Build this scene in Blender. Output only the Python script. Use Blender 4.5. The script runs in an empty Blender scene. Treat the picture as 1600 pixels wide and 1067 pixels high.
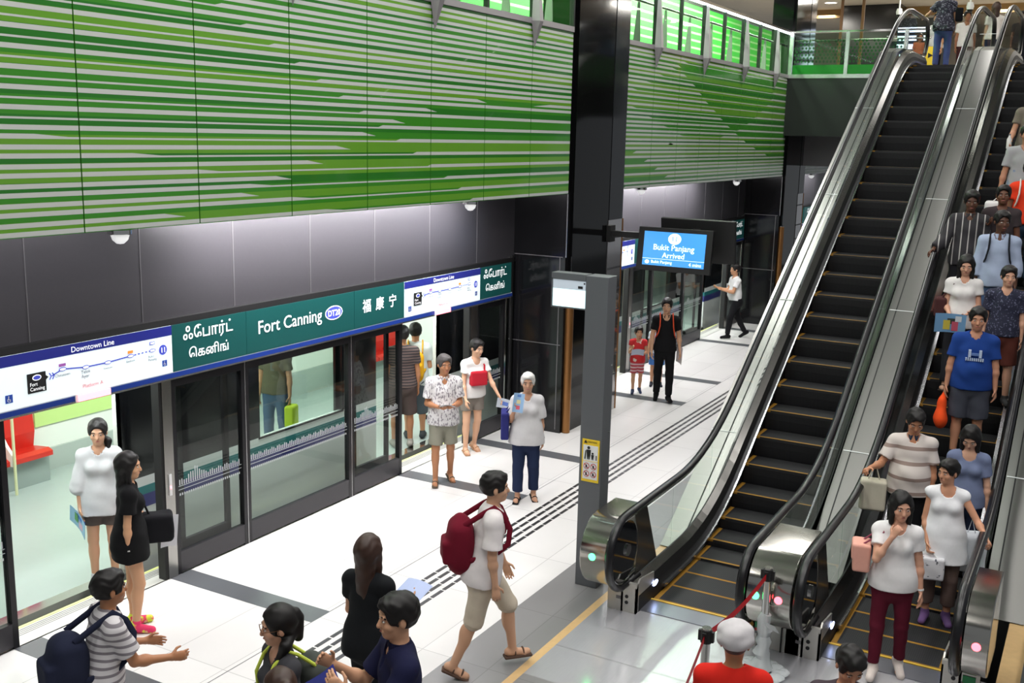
import bpy, math, random
import numpy as np
from mathutils import Matrix, Vector
random.seed(4)
C = bpy.context.scene.collection
PI = math.pi

# ------------------------------------------------------------------ camera, world, lights, exposure
def cam_basis(yaw, pitch, roll):
    f = np.array([math.cos(pitch)*math.cos(yaw), math.cos(pitch)*math.sin(yaw), -math.sin(pitch)])
    r0 = np.array([math.sin(yaw), -math.cos(yaw), 0]); u0 = np.cross(r0, f)
    return math.cos(roll)*r0+math.sin(roll)*u0, -math.sin(roll)*r0+math.cos(roll)*u0, f
cr, cu, cf = cam_basis(0.511585, 0.193539, 0.023434)
cd = bpy.data.cameras.new('camera'); cam = bpy.data.objects.new('camera', cd); C.objects.link(cam)
cam.matrix_world = Matrix(((cr[0], cu[0], -cf[0], 0), (cr[1], cu[1], -cf[1], 0), (cr[2], cu[2], -cf[2], 4.5), (0, 0, 0, 1)))
cd.sensor_width = 36; cd.sensor_fit = 'HORIZONTAL'; cd.lens = 1647.569/1600*36; cd.clip_start = .05; cd.clip_end = 200
sc = bpy.context.scene; sc.camera = cam
sc.view_settings.view_transform = 'Standard'; sc.view_settings.look = 'None'
sc.view_settings.gamma = 1; sc.view_settings.use_curve_mapping = False
sc.view_settings.exposure = 0.0
sc.cycles.sample_clamp_indirect = 3; sc.cycles.caustics_reflective = False; sc.cycles.caustics_refractive = False
w = bpy.data.worlds.new('station_ambient'); sc.world = w; w.use_nodes = True
w.node_tree.nodes['Background'].inputs[0].default_value = (.9, .95, 1, 1)
w.node_tree.nodes['Background'].inputs[1].default_value = .22

def area(name, loc, sx, sy, power, rot=(0, 0, 0), col=(1, .98, .95), spread=PI):
    d = bpy.data.lights.new(name, 'AREA'); d.shape = 'RECTANGLE'; d.size = sx; d.size_y = sy
    d.energy = power; d.color = col; d.spread = spread
    o = bpy.data.objects.new(name, d); C.objects.link(o); o.location = loc; o.rotation_euler = rot
    return o
# ceiling luminaires of the hall, in rows along the platform
for yy, e in ((5.6, 148), (2.2, 165), (-1.5, 150)):
    for xx in (2.5, 7.5, 12.5, 17.5, 23):
        area('ceiling_luminaire', (xx, yy, 8.7), 3.6, .5, e*(.22 if xx > 15 and yy < 5 else .6 if xx > 11 and yy < 5 else 1))
# lamps under the green wall that wash the dark wall panels
for xx, L, e in ((9.9, 5.0, 210), (5.4, 2.4, 12), (19.3, 5.5, 200), (30, 5, 90)):
    area('soffit_wash_lamp', (xx, 7.42, 3.66), L, .10, e, (.45, 0, 0), (1, .97, 1))
# concourse lights above the upper floor
for xx in (24, 30, 36, 42):
    for yy in (-2, 4, 10):
        area('concourse_luminaire', (xx, yy, 9.1), 2.5, .6, 60 if xx < 26 else 230, (0, 0, 0), (1, .95, .86))
# corridor behind the glass balustrade
for xx in (8, 12, 16, 19.5, 23, 25):
    area('corridor_lamp', (xx, 7.85, 7.8), 3.4, .3, 170, (.5, 0, 0), (.97, 1, .93))
# added fill behind the door header, brightening the train side; no lamp known there
for xx in (5.8, 9.0, 12.2, 18.2, 21.5, 24.3):
    area('train_side_fill', (xx, 8.14, 2.62), 3.0, .08, 62, (.3, 0, 0), (.97, 1, .98))
# light inside the train
for xx in (6.2, 9.2, 12, 15, 18, 21, 24):
    area('train_ceiling_lamp', (xx, 10.2, 2.24), 2.4, .8, 58, (0, 0, 0), (.95, 1, .95))

# ------------------------------------------------------------------ materials
def lin(c):
    return tuple((v/255/12.92 if v/255 <= .04045 else ((v/255+.055)/1.055)**2.4) for v in c[:3])+(1,)
_mats = {}
def mat(name, rgb=(128, 128, 128), rough=.5, metal=0, spec=.5, noise=0, nscale=8, emit=0, coat=0, stretch=None):
    if name in _mats: return _mats[name]
    m = bpy.data.materials.new(name); m.use_nodes = True; nt = m.node_tree
    b = nt.nodes['Principled BSDF']; c = lin(rgb)
    b.inputs['Base Color'].default_value = c; b.inputs['Roughness'].default_value = rough
    b.inputs['Metallic'].default_value = metal; b.inputs['Specular IOR Level'].default_value = spec
    b.inputs['Coat Weight'].default_value = coat
    if emit:
        b.inputs['Emission Color'].default_value = c; b.inputs['Emission Strength'].default_value = emit
    if noise:
        tc = nt.nodes.new('ShaderNodeTexCoord'); mp = nt.nodes.new('ShaderNodeMapping')
        mp.inputs['Scale'].default_value = stretch or (1, 1, 1)
        n = nt.nodes.new('ShaderNodeTexNoise'); n.inputs['Scale'].default_value = nscale; n.inputs['Detail'].default_value = 3
        mr = nt.nodes.new('ShaderNodeMapRange'); mr.inputs['To Min'].default_value = 1-noise; mr.inputs['To Max'].default_value = 1+noise
        mx = nt.nodes.new('ShaderNodeMix'); mx.data_type = 'RGBA'; mx.blend_type = 'MULTIPLY'; mx.inputs['Factor'].default_value = 1
        mx.inputs['A'].default_value = c
        nt.links.new(tc.outputs['Object'], mp.inputs['Vector']); nt.links.new(mp.outputs[0], n.inputs['Vector'])
        nt.links.new(n.outputs['Fac'], mr.inputs['Value']); nt.links.new(mr.outputs[0], mx.inputs['B'])
        nt.links.new(mx.outputs['Result'], b.inputs['Base Color'])
        if metal > .5:
            mr2 = nt.nodes.new('ShaderNodeMapRange'); mr2.inputs['To Min'].default_value = max(.03, rough-.04); mr2.inputs['To Max'].default_value = rough+.04
            nt.links.new(n.outputs['Fac'], mr2.inputs['Value']); nt.links.new(mr2.outputs[0], b.inputs['Roughness'])
    _mats[name] = m; return m
def stripes(name, ca, cb, axis='Z', period=.06, duty=.5, rough=.85, off=0):
    if name in _mats: return _mats[name]
    m = mat(name, ca, rough); nt = m.node_tree; b = nt.nodes['Principled BSDF']
    tc = nt.nodes.new('ShaderNodeTexCoord'); sp = nt.nodes.new('ShaderNodeSeparateXYZ')
    a = nt.nodes.new('ShaderNodeMath'); a.operation = 'MULTIPLY_ADD'; a.inputs[1].default_value = 1/period; a.inputs[2].default_value = 100+off
    f = nt.nodes.new('ShaderNodeMath'); f.operation = 'FRACT'
    g = nt.nodes.new('ShaderNodeMath'); g.operation = 'LESS_THAN'; g.inputs[1].default_value = duty
    mx = nt.nodes.new('ShaderNodeMix'); mx.data_type = 'RGBA'; mx.inputs['A'].default_value = lin(ca); mx.inputs['B'].default_value = lin(cb)
    nt.links.new(tc.outputs['Object'], sp.inputs[0]); nt.links.new(sp.outputs[axis], a.inputs[0]); nt.links.new(a.outputs[0], f.inputs[0])
    nt.links.new(f.outputs[0], g.inputs[0]); nt.links.new(g.outputs[0], mx.inputs['Factor']); nt.links.new(mx.outputs['Result'], b.inputs['Base Color'])
    return m
def blotch(name, ca, cb, scale=30, thr=.5, rough=.85, stretch=(1, 1, 1)):
    if name in _mats: return _mats[name]
    m = mat(name, ca, rough); nt = m.node_tree; b = nt.nodes['Principled BSDF']
    tc = nt.nodes.new('ShaderNodeTexCoord'); mp = nt.nodes.new('ShaderNodeMapping'); mp.inputs['Scale'].default_value = stretch
    n = nt.nodes.new('ShaderNodeTexNoise'); n.inputs['Scale'].default_value = scale
    r = nt.nodes.new('ShaderNodeMapRange'); r.inputs['From Min'].default_value = thr-.03; r.inputs['From Max'].default_value = thr+.03
    mx = nt.nodes.new('ShaderNodeMix'); mx.data_type = 'RGBA'; mx.inputs['A'].default_value = lin(ca); mx.inputs['B'].default_value = lin(cb)
    nt.links.new(tc.outputs['Object'], mp.inputs[0]); nt.links.new(mp.outputs[0], n.inputs['Vector'])
    nt.links.new(n.outputs['Fac'], r.inputs['Value']); nt.links.new(r.outputs[0], mx.inputs['Factor']); nt.links.new(mx.outputs['Result'], b.inputs['Base Color'])
    return m
def glass(name, rgb=(255, 255, 255), refl=1.0, rough=.02, tint=1.0):
    if name in _mats: return _mats[name]
    m = bpy.data.materials.new(name); m.use_nodes = True; nt = m.node_tree; nt.nodes.clear()
    o = nt.nodes.new('ShaderNodeOutputMaterial'); t = nt.nodes.new('ShaderNodeBsdfTransparent'); g = nt.nodes.new('ShaderNodeBsdfGlossy')
    t.inputs[0].default_value = lin(rgb); g.inputs['Roughness'].default_value = rough
    fr = nt.nodes.new('ShaderNodeFresnel'); fr.inputs[0].default_value = 1.5
    mu = nt.nodes.new('ShaderNodeMath'); mu.operation = 'MULTIPLY'; mu.inputs[1].default_value = refl; mu.use_clamp = True
    mx = nt.nodes.new('ShaderNodeMixShader')
    ge = nt.nodes.new('ShaderNodeNewGeometry'); sb = nt.nodes.new('ShaderNodeMath'); sb.operation = 'SUBTRACT'; sb.inputs[0].default_value = 1
    nt.links.new(ge.outputs['Backfacing'], sb.inputs[1]); nt.links.new(sb.outputs[0], mu.inputs[1])
    m2 = nt.nodes.new('ShaderNodeMath'); m2.operation = 'MULTIPLY'; m2.inputs[1].default_value = refl; m2.use_clamp = True
    nt.links.new(fr.outputs[0], mu.inputs[0]); nt.links.new(mu.outputs[0], m2.inputs[0]); nt.links.new(m2.outputs[0], mx.inputs[0]); nt.links.new(t.outputs[0], mx.inputs[1])
    nt.links.new(g.outputs[0], mx.inputs[2]); nt.links.new(mx.outputs[0], o.inputs[0])
    _mats[name] = m; return m
def tiled(name, rgb, joint, sx, sy, rough=.3, gap=.004, vary=.03, spec=.5):
    m = mat(name, rgb, rough, spec=spec); nt = m.node_tree; b = nt.nodes['Principled BSDF']
    tc = nt.nodes.new('ShaderNodeTexCoord'); br = nt.nodes.new('ShaderNodeTexBrick')
    br.offset = 0; br.squash = 1; br.inputs['Scale'].default_value = 1
    br.inputs['Brick Width'].default_value = sx; br.inputs['Row Height'].default_value = sy; br.inputs['Mortar Size'].default_value = gap
    br.inputs['Mortar Smooth'].default_value = 0
    c = lin(rgb); br.inputs['Color1'].default_value = tuple(v*(1-vary) for v in c[:3])+(1,); br.inputs['Color2'].default_value = tuple(min(1, v*(1+vary)) for v in c[:3])+(1,)
    br.inputs['Mortar'].default_value = lin(joint)
    n = nt.nodes.new('ShaderNodeTexNoise'); n.inputs['Scale'].default_value = 1.3; n.inputs['Detail'].default_value = 5
    mr = nt.nodes.new('ShaderNodeMapRange'); mr.inputs['To Min'].default_value = .93; mr.inputs['To Max'].default_value = 1.05
    mx = nt.nodes.new('ShaderNodeMix'); mx.data_type = 'RGBA'; mx.blend_type = 'MULTIPLY'; mx.inputs['Factor'].default_value = 1
    nt.links.new(tc.outputs['Object'], br.inputs['Vector']); nt.links.new(tc.outputs['Object'], n.inputs['Vector'])
    nt.links.new(n.outputs['Fac'], mr.inputs['Value']); nt.links.new(br.outputs['Color'], mx.inputs['A']); nt.links.new(mr.outputs[0], mx.inputs['B'])
    nt.links.new(mx.outputs['Result'], b.inputs['Base Color'])
    return m

FLOOR = tiled('white_platform_tile', (226, 224, 222), (188, 186, 184), 1.2, .61, .28)
BAND = mat('dark_granite_band', (92, 94, 98), .3, noise=.06, nscale=60)
GREYT = tiled('grey_floor_tile', (132, 131, 131), (112, 111, 110), 1.2, .6, .3)
GOLD = mat('beige_marble_strip', (214, 178, 126), .3, noise=.12, nscale=14)
TACT = mat('tactile_steel_bar', (70, 70, 72), .35, .6)
LAND = mat('steel_landing_plate', (206, 206, 211), .17, .45, noise=.05, nscale=5, stretch=(1, 14, 1))
DARKP = mat('dark_wall_panel', (72, 70, 74), .36, .25, spec=.6, noise=.05, nscale=40)
SEAM = mat('panel_seam', (120, 118, 120), .4, .5)
BLACK = mat('black_gloss_cladding', (9, 9, 10), .08, spec=.3)
BLACK2 = mat('charcoal_gloss_cladding', (22, 22, 24), .1, spec=.4)
BRONZE = mat('bronze_tube', (150, 105, 62), .3, .8, noise=.08, nscale=30, stretch=(1, 1, .1))
STEEL = mat('brushed_steel', (172, 170, 166), .24, 1)
CHROME = mat('polished_steel', (215, 214, 212), .1, 1)
RUBBER = mat('black_handrail_rubber', (17, 17, 20), .3, spec=.45)
BLK = mat('matt_black', (14, 14, 15), .55)
STEPM = mat('black_step_metal', (26, 26, 28), .5, .3)
YELL = mat('yellow_step_line', (150, 108, 24), .7)
WHITE = mat('white_enamel', (235, 236, 236), .35)
SIGNW = mat('backlit_white', (226, 238, 240), .4, emit=.55)
SIGNG = mat('teal_sign_face', (20, 74, 72), .3, emit=.22)
SIGNB = mat('navy_sign_face', (36, 42, 124), .3, emit=.25)
TXTW = mat('sign_lettering_white', (245, 247, 247), .4, emit=.75)
TXTK = mat('sign_lettering_dark', (60, 62, 84), .5)
TXTR = mat('sign_lettering_red', (214, 96, 110), .5)
STRIPEB = mat('blue_header_stripe', (28, 58, 142), .3)
FRAME = mat('dark_door_frame', (34, 33, 36), .3, .4)
KICK = mat('charcoal_kickplate', (52, 50, 54), .4, .2)
CLEAR = glass('clear_glass', (246, 250, 248), .9)
DOORG = glass('door_glass', (238, 243, 240), 1.3)
POSTG = mat('grey_painted_post', (92, 95, 99), .4)
FINM = mat('grey_bracket', (140, 136, 138), .4, .3)
SILV = mat('silver_trim', (198, 198, 200), .25, .9)
LEDW = mat('white_led', (235, 240, 255), .4, emit=9)
LEDB = mat('blue_white_led', (190, 205, 255), .4, emit=10)
LEDG = mat('green_led', (60, 255, 130), .4, emit=9)
LEDR = mat('red_led', (255, 70, 80), .4, emit=9)
REDLAMP = mat('red_door_lamp', (255, 120, 130), .4, emit=4)
DOMEM = mat('frosted_dome', (240, 240, 240), .3, emit=.6)

# ------------------------------------------------------------------ mesh helpers
class MB:
    def __init__(self): self.v = []; self.f = []; self.m = []; self.ms = []
    def mi(self, m):
        if m not in self.ms: self.ms.append(m)
        return self.ms.index(m)
    def poly(self, pts, m):
        k = len(self.v); self.v += [tuple(p) for p in pts]; self.f.append(tuple(range(k, k+len(pts)))); self.m.append(self.mi(m))
    def box(self, a, b, m):
        (x0, y0, z0), (x1, y1, z1) = a, b
        x0, x1 = min(x0, x1), max(x0, x1); y0, y1 = min(y0, y1), max(y0, y1); z0, z1 = min(z0, z1), max(z0, z1)
        k = len(self.v); self.v += [(x0, y0, z0), (x1, y0, z0), (x1, y1, z0), (x0, y1, z0), (x0, y0, z1), (x1, y0, z1), (x1, y1, z1), (x0, y1, z1)]
        for q in ((0, 3, 2, 1), (4, 5, 6, 7), (0, 1, 5, 4), (1, 2, 6, 5), (2, 3, 7, 6), (3, 0, 4, 7)):
            self.f.append(tuple(k+i for i in q)); self.m.append(self.mi(m))
        return self
    def prism(self, outline, axis, a, b, m, mside=None):
        """outline: 2D points; axis 0/1/2 extrusion axis from a to b"""
        def P(p, t):
            return (t, p[0], p[1]) if axis == 0 else (p[0], t, p[1]) if axis == 1 else (p[0], p[1], t)
        n = len(outline); k = len(self.v)
        ar = sum(outline[i][0]*outline[(i+1) % n][1]-outline[(i+1) % n][0]*outline[i][1] for i in range(n))
        if (ar < 0) != (axis == 1): outline = outline[::-1]
        if a > b: a, b = b, a
        self.v += [P(p, a) for p in outline]+[P(p, b) for p in outline]
        self.f.append(tuple(k+i for i in range(n))[::-1]); self.m.append(self.mi(m))
        self.f.append(tuple(k+n+i for i in range(n))); self.m.append(self.mi(m))
        for i in range(n):
            j = (i+1) % n; self.f.append((k+i, k+j, k+n+j, k+n+i)); self.m.append(self.mi(mside or m))
        return self
    def tube(self, pts, r, m, n=10, cap=True, rz=None):
        """round tube along a polyline; r number or list"""
        P = [Vector(p) for p in pts]; k0 = len(self.v); L = len(P); up = Vector((0, 0, 1)); prev = None
        for i, p in enumerate(P):
            t = (P[min(i+1, L-1)]-P[max(i-1, 0)]).normalized()
            if prev is None:
                a = t.cross(up); a = a.normalized() if a.length > 1e-3 else Vector((1, 0, 0))
            else:
                a = (prev-t*prev.dot(t)).normalized()
            prev = a; b = t.cross(a); rr = r[i] if isinstance(r, (list, tuple)) else r; r2 = rr if rz is None else rz
            for j in range(n):
                an = 2*PI*j/n; q = p+a*(rr*math.cos(an))+b*(r2*math.sin(an)); self.v.append(tuple(q))
        mi = self.mi(m)
        for i in range(L-1):
            for j in range(n):
                a = k0+i*n+j; b = k0+i*n+(j+1) % n
                self.f.append((a, a+n, b+n, b)); self.m.append(mi)
        if cap:
            self.f.append(tuple(k0+j for j in range(n))); self.m.append(mi)
            self.f.append(tuple(k0+(L-1)*n+j for j in range(n))[::-1]); self.m.append(mi)
        return self
    def lathe(self, prof, c, m, n=20):
        k0 = len(self.v); mi = self.mi(m)
        for r, z in prof:
            for j in range(n): self.v.append((c[0]+r*math.cos(2*PI*j/n), c[1]+r*math.sin(2*PI*j/n), c[2]+z))
        for i in range(len(prof)-1):
            for j in range(n):
                a = k0+i*n+j; b = k0+i*n+(j+1) % n; self.f.append((a, b, b+n, a+n)); self.m.append(mi)
        return self
    def ball(self, c, r, m, n=10):
        r = r if isinstance(r, (list, tuple)) else (r, r, r); k0 = len(self.v); mi = self.mi(m); h = n//2
        for i in range(h+1):
            a = PI*i/h
            for j in range(n):
                b = 2*PI*j/n; self.v.append((c[0]+r[0]*math.sin(a)*math.cos(b), c[1]+r[1]*math.sin(a)*math.sin(b), c[2]+r[2]*math.cos(a)))
        for i in range(h):
            for j in range(n):
                a = k0+i*n+j; b = k0+i*n+(j+1) % n; self.f.append((a, a+n, b+n, b)); self.m.append(mi)
        return self
    def build(self, name, parent=None, smooth=False, loc=None):
        me = bpy.data.meshes.new(name)
        if loc is not None: v = [(a-loc[0], b-loc[1], c-loc[2]) for a, b, c in self.v]
        else: v = self.v
        me.from_pydata(v, [], self.f)
        for m in self.ms: me.materials.append(m)
        me.polygons.foreach_set('material_index', self.m)
        if smooth: me.polygons.foreach_set('use_smooth', [True]*len(self.f)); 
        me.update()
        if smooth:
            try: me.set_sharp_from_angle(angle=math.radians(40))
            except Exception: pass
        o = bpy.data.objects.new(name, me); C.objects.link(o)
        if parent is not None: o.parent = parent
        if loc is not None: o.location = loc
        return o
def bevel(o, w=.01, seg=2):
    b = o.modifiers.new('bevel', 'BEVEL'); b.width = w; b.segments = seg; b.limit_method = 'ANGLE'; return o
def empty(name, label, cat, loc=(0, 0, 0), rz=0, group=None):
    o = bpy.data.objects.new(name, None); C.objects.link(o); o.location = loc; o.rotation_euler = (0, 0, rz); o.empty_display_size = .1
    return tag(o, label, cat, group)
def tag(o, label, cat, group=None):
    o['label'] = label; o['category'] = cat
    if group: o['group'] = group
    return o
def struct(o):
    o['kind'] = 'structure'; return o
def copy_tree(o, parent=None):
    c = o.copy(); C.objects.link(c)
    if parent is not None: c.parent = parent
    for ch in list(o.children): copy_tree(ch, c)
    return c
TX = {'wall': Matrix(((1, 0, 0), (0, 0, -1), (0, 1, 0))), 'screen': Matrix(((0, 0, -1), (-1, 0, 0), (0, 1, 0)))}
def text(s, m, face, pos, width=None, height=None, parent=None, name='lettering', bold=0, box=None, wmax=None):
    """mesh lettering; face 'wall' faces -Y, 'screen' faces -X; pos = centre"""
    c = bpy.data.curves.new('t', 'FONT'); c.body = s; c.size = 1; c.resolution_u = 3; c.align_x = 'LEFT'; c.offset = bold; c.space_line = .95
    o = bpy.data.objects.new('t', c); C.objects.link(o)
    bpy.context.view_layer.update(); dg = bpy.context.evaluated_depsgraph_get()
    me = bpy.data.meshes.new_from_object(o.evaluated_get(dg)); bpy.data.objects.remove(o)
    co = np.empty(len(me.vertices)*3); me.vertices.foreach_get('co', co); co = co.reshape(-1, 3)
    lo, hi = co.min(0), co.max(0); ctr = (lo+hi)/2; dm = hi-lo
    k = width/dm[0] if width else height/dm[1]
    kx = k
    if wmax and dm[0]*k > wmax: kx = wmax/dm[0]
    co = (co-ctr)*np.array([kx, k, k])
    R = np.array(TX[face]); co = co@R.T
    if parent is not None: pos = np.array(pos)-np.array(parent.matrix_basis.translation)
    co = co+np.array(pos); me.vertices.foreach_set('co', co.ravel()); me.name = name
    me.materials.clear(); me.materials.append(m); me.update()
    ob = bpy.data.objects.new(name, me); C.objects.link(ob)
    if parent is not None: ob.parent = parent
    return ob

# ------------------------------------------------------------------ setting: floor
f = MB()
BANDS = [3.55, 5.44, 7.21, 11.15, 13.0, 16.9, 18.78, 22.75, 24.6, 28.5, 30.4]
def zq(x0, x1, y0, y1, z, m): f.poly([(x0, y0, z), (x1, y0, z), (x1, y1, z), (x0, y1, z)], m)
zq(-1, 45, 4.59, 7.9, 0, FLOOR)
zq(-1, 45, 3.99, 4.59, 0, GREYT)
zq(-1, 45, 3.91, 3.99, 0, GOLD)
zq(-1, 7.3, -3.2, 3.91, 0, GREYT); zq(7.3, 9.25, .40, 3.91, 0, LAND); zq(9.25, 45, -3.2, 3.91, -.7, BLK)
zq(7.3, 16, .22, .40, .0, GOLD); zq(7.3, 45, -3.2, .22, 0, BAND)
for x in BANDS: zq(x-.137, x+.137, 6.05, 7.88, .0015, BAND)
zq(-1, 45, 6.042, 6.05, .0015, BAND)
for i in range(130):
    for j in range(4):
        x = 2+i*.215+(j % 2)*.1; y = 5.70-j*.1
        f.box((x, y-.02, 0), (x+.19, y+.02, .004), TACT)

for xx in (7.9, 8.45): f.poly([(xx, .4, .001), (xx+.006, .4, .001), (xx+.006, 3.91, .001), (xx, 3.91, .001)], GREYT)
struct(f.build('floor'))
# threshold under the screen doors and the dark track bed
f = MB(); TH = mat('ribbed_threshold', (214, 214, 208), .35, .2); YL = mat('pale_yellow_edge', (226, 232, 150), .5)
f.box((-1, 7.88, -.3), (14.05, 8.22, .0), TH); f.box((15.95, 7.88, -.3), (25.6, 8.22, 0), TH); f.box((27.5, 7.88, -.3), (45, 8.22, 0), TH)
for j in range(4):
    f.box((-1, 8.06+j*.03, 0), (25, 8.066+j*.03, .003), SEAM)
f.box((-1, 8.185, 0), (25, 8.22, .004), YL)
struct(f.build('trim_threshold'))
struct(MB().box((-2, 7.9, -1.6), (45, 14, -1.5), BLK).build('floor_trackbed'))

# ------------------------------------------------------------------ dark wall over the doors, soffit, green wall
f = MB()
for x0, x1, n0 in ((-1.65, 14.05, 0), (15.97, 25.6, 1), (27.5, 45, 2)):
    x = x0
    seams = [s for s in [5.57-1.2*6+1.2*i+.015*i for i in range(44)] if x0+.1 < s < x1-.1]
    f.box((x0, 7.89, 2.6), (x1, 7.99, 3.72), DARKP)
    for s in seams: f.box((s-.005, 7.886, 2.66), (s+.005, 7.9, 3.70), SEAM)
struct(f.build('wall_dark_panels'))
struct(MB().box((-2, 7.08, 3.68), (45, 8.0, 3.74), BLK).build('ceiling_soffit'))

GD = mat('panel_green_dark', (36, 104, 30), .16, coat=.3); GM = mat('panel_green_mid', (52, 122, 32), .16, coat=.3); GL = mat('panel_green_light', (90, 142, 40), .16, coat=.3)
GW = mat('panel_white_band', (180, 183, 178), .16, coat=.3)
def interp(curve, z, default):
    c = sorted(curve, key=lambda p: p[1])
    if z < c[0][1]-.08 or z > c[-1][1]+.08: return default
    return float(np.interp(z, [p[1] for p in c], [p[0] for p in c]))
AEND = [(6.5, 3.755), (7.02, 3.762), (7.48, 3.918), (7.93, 4.053), (8.38, 4.193), (8.84, 4.34), (9.31, 4.496), (9.87, 4.637), (10.54, 4.784), (11.79, 4.93)]
ABEG = [(12.61, 4.935), (14.02, 4.779)]
B1 = [(5.32, 4.399), (6.24, 4.261), (6.92, 4.118), (7.55, 3.982), (8.12, 3.84), (8.66, 3.693)]
B3 = [(7.04, 5.531), (7.72, 5.264), (8.05, 5.13), (8.37, 4.983), (8.71, 4.846), (9.03, 4.709), (9.36, 4.571), (9.69, 4.425), (10.01, 4.285), (10.32, 4.137), (10.66, 3.998), (10.97, 3.859), (11.3, 3.7)]
RA = [(18.28, 5.747), (18.64, 5.602), (19.0, 5.5), (19.45, 5.332), (19.85, 5.181), (20.32, 5.041), (20.76, 4.896), (21.24, 4.755), (21.8, 4.607), (22.4, 4.461), (23.15, 4.32), (23.98, 4.192)]
RB1 = [(16.0, 5.1), (16.21, 4.994), (16.97, 4.845), (17.69, 4.699), (18.56, 4.543)]
RB3 = [(24.36, 5.758), (24.15, 5.388), (23.73, 5.226), (23.33, 5.089), (22.87, 4.934), (22.35, 4.802), (21.79, 4.674), (20.82, 4.547)]
RBL = [(16.0, 4.36), (16.58, 4.215), (17.06, 4.07), (17.56, 3.921), (18.09, 3.775)]
def bands(sec):
    """white bands as list of (x0,x1,zc,half0,half1,slant) over a whole wall section"""
    out = []
    for k in range(16):
        za = 3.755+.1435*k; zb = 3.69+.1435*k
        T, N = .0185, .008
        if sec == 0:
            e = interp(AEND, za, 99); b = interp(ABEG, za, 99)
            if za > 4.96: out.append((-2, 99, za, T, T))
            else:
                out.append((-2, e-.12, za, T, T)); out.append((e-.12, e+.12, za, T, -T))
                if b < 99: out.append((b, b+.5, za, -T, T)); out.append((b+.5, 99, za, T, T))
            x1 = interp(B1, zb, -9 if zb > 4.4 else 99); x3 = interp(B3, zb, -9 if zb > 5.53 else 99)
            if x3 < x1: x3 = x1
            out.append((-2, x1-.15, zb, T, T)); out.append((x1-.15, x1+.15, zb, T, N)); out.append((x1+.15, x3, zb, N, N)); out.append((x3, x3+.08, zb, N, T)); out.append((x3+.08, 99, zb, T, T))
        elif sec == 1:
            e = interp(RA, za, 99)
            out.append((0, e, za, T, T)); out.append((e, e+.15, za, T, -T))
            if zb < 4.4:
                b = interp(RBL, zb, 16); out.append((b, b+.15, zb, -T, T)); out.append((b+.15, 99, zb, T, T))
                if zb < 4.2: out.append((0, b, zb, -T, -T))
            else:
                x1 = interp(RB1, zb, 18.6 if zb < 4.99 else 16+max(0, (zb-5.2))*4); x3 = interp(RB3, zb, 24.3)
                if zb < 4.52: x1 = x3 = 18
                out.append((0, x1, zb, T, T)); out.append((x1, x1+.2, zb, T, N)); out.append((x1+.2, x3, zb, N, N)); out.append((x3, x3+.15, zb, N, T)); out.append((x3+.15, 99, zb, T, T))
        else:
            out.append((0, 99, za, T, T)); out.append((0, 99, zb, T, N))
    return out
rowcol = [GL, GL, GD, GL, GL, GM, GM, GD, GM, GM, GD, GL, GM, GM, GD, GL, GM, GL]
def green_panel(x0, x1, sec, bl, idx):
    Y0 = 7.0; m = MB(); g = .006
    m.box((x0+g, Y0, 3.665), (x1-g, Y0+.07, 5.965), GM)
    for k in range(17):      # rows of green shades between the white bands
        for dz, c in ((-.05, rowcol[(k+sec*2) % 18]), (.022, rowcol[(k*3+5+sec) % 18])):
            a = max(3.666, 3.755+.1435*k+dz); b = min(5.964, a+.0715)
            if b > a: m.poly([(x0+g, Y0-.0008, a), (x1-g, Y0-.0008, a), (x1-g, Y0-.0008, b), (x0+g, Y0-.0008, b)], c)
    for (a, b, z, h0, h1) in bl:
        s, e = max(a, x0+g), min(b, x1-g)
        if e-s < .004 or (h0 < 0 and h1 < 0): continue
        def hw(x): t = (x-a)/(b-a) if b-a < 5 else 0; return h0+(h1-h0)*t
        def lohi(x):     # the band tapers from its upper edge
            h = hw(x); base = max(abs(h0), abs(h1))
            return (z-base, z+h) if h0 != h1 else (z-h, z+h)
        l0, u0 = lohi(s); l1, u1 = lohi(e)
        if h0 == h1 == .008: l0 = l1 = z-.0185; u0 = u1 = z-.0025
        elif .008 in (h0, h1): u0 = max(l0+.016, u0-(.0105 if abs(hw(s)-.008) < .005 else 0)); u1 = max(l1+.016, u1-(.0105 if abs(hw(e)-.008) < .005 else 0))
        l0, l1, u0, u1 = [min(5.964, max(3.666, q)) for q in (l0, l1, u0, u1)]
        if max(u0-l0, u1-l1) < .003: continue
        m.poly([(s, Y0-.0016, l0), (e, Y0-.0016, l1), (e, Y0-.0016, u1), (s, Y0-.0016, u0)], GW)
    o = m.build('wall_green_panel'); struct(o)
b0, b1, b2 = bands(0), bands(1), bands(2)
for i in range(13):
    x1 = 14.06-1.213*i
    green_panel(x1-1.213, x1, 0, b0, i)
for i in range(8): green_panel(15.98+1.2*i, 15.98+1.2*(i+1), 1, b1, i)
for i in range(10): green_panel(27.6+1.2*i, 27.6+1.2*(i+1), 2, b2, i)
struct(MB().box((-2, 7.075, 3.70), (45, 7.12, 5.965), BLK).build('wall_green_backing'))

# domes under the green wall
for i, x in enumerate((5.95, 11.4, 16.95, 22.2, 28.6)):
    o = empty('dome_lamp', ['white dome lamp under the green wall above the left train door', 'white dome lamp under the green wall just left of the black pillar', 'white dome lamp above the hanging screens, right of the black pillar',
        'white dome lamp under the right green wall nearest its far end', 'white dome lamp under the far green wall beyond the escalator'][i], 'lamp', (x, 7.05, 3.6), group='dome lamps under the green wall')
    MB().lathe([(0.001, -.055), (.03, -.05), (.062, -.02), (.075, .02)], (0, 0, 0), DOMEM).build('diffuser', o, True)
    MB().lathe([(.075, .02), (.1, .03), (.1, .065), (.001, .065)], (0, 0, 0), CHROME).build('housing', o, True)

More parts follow.
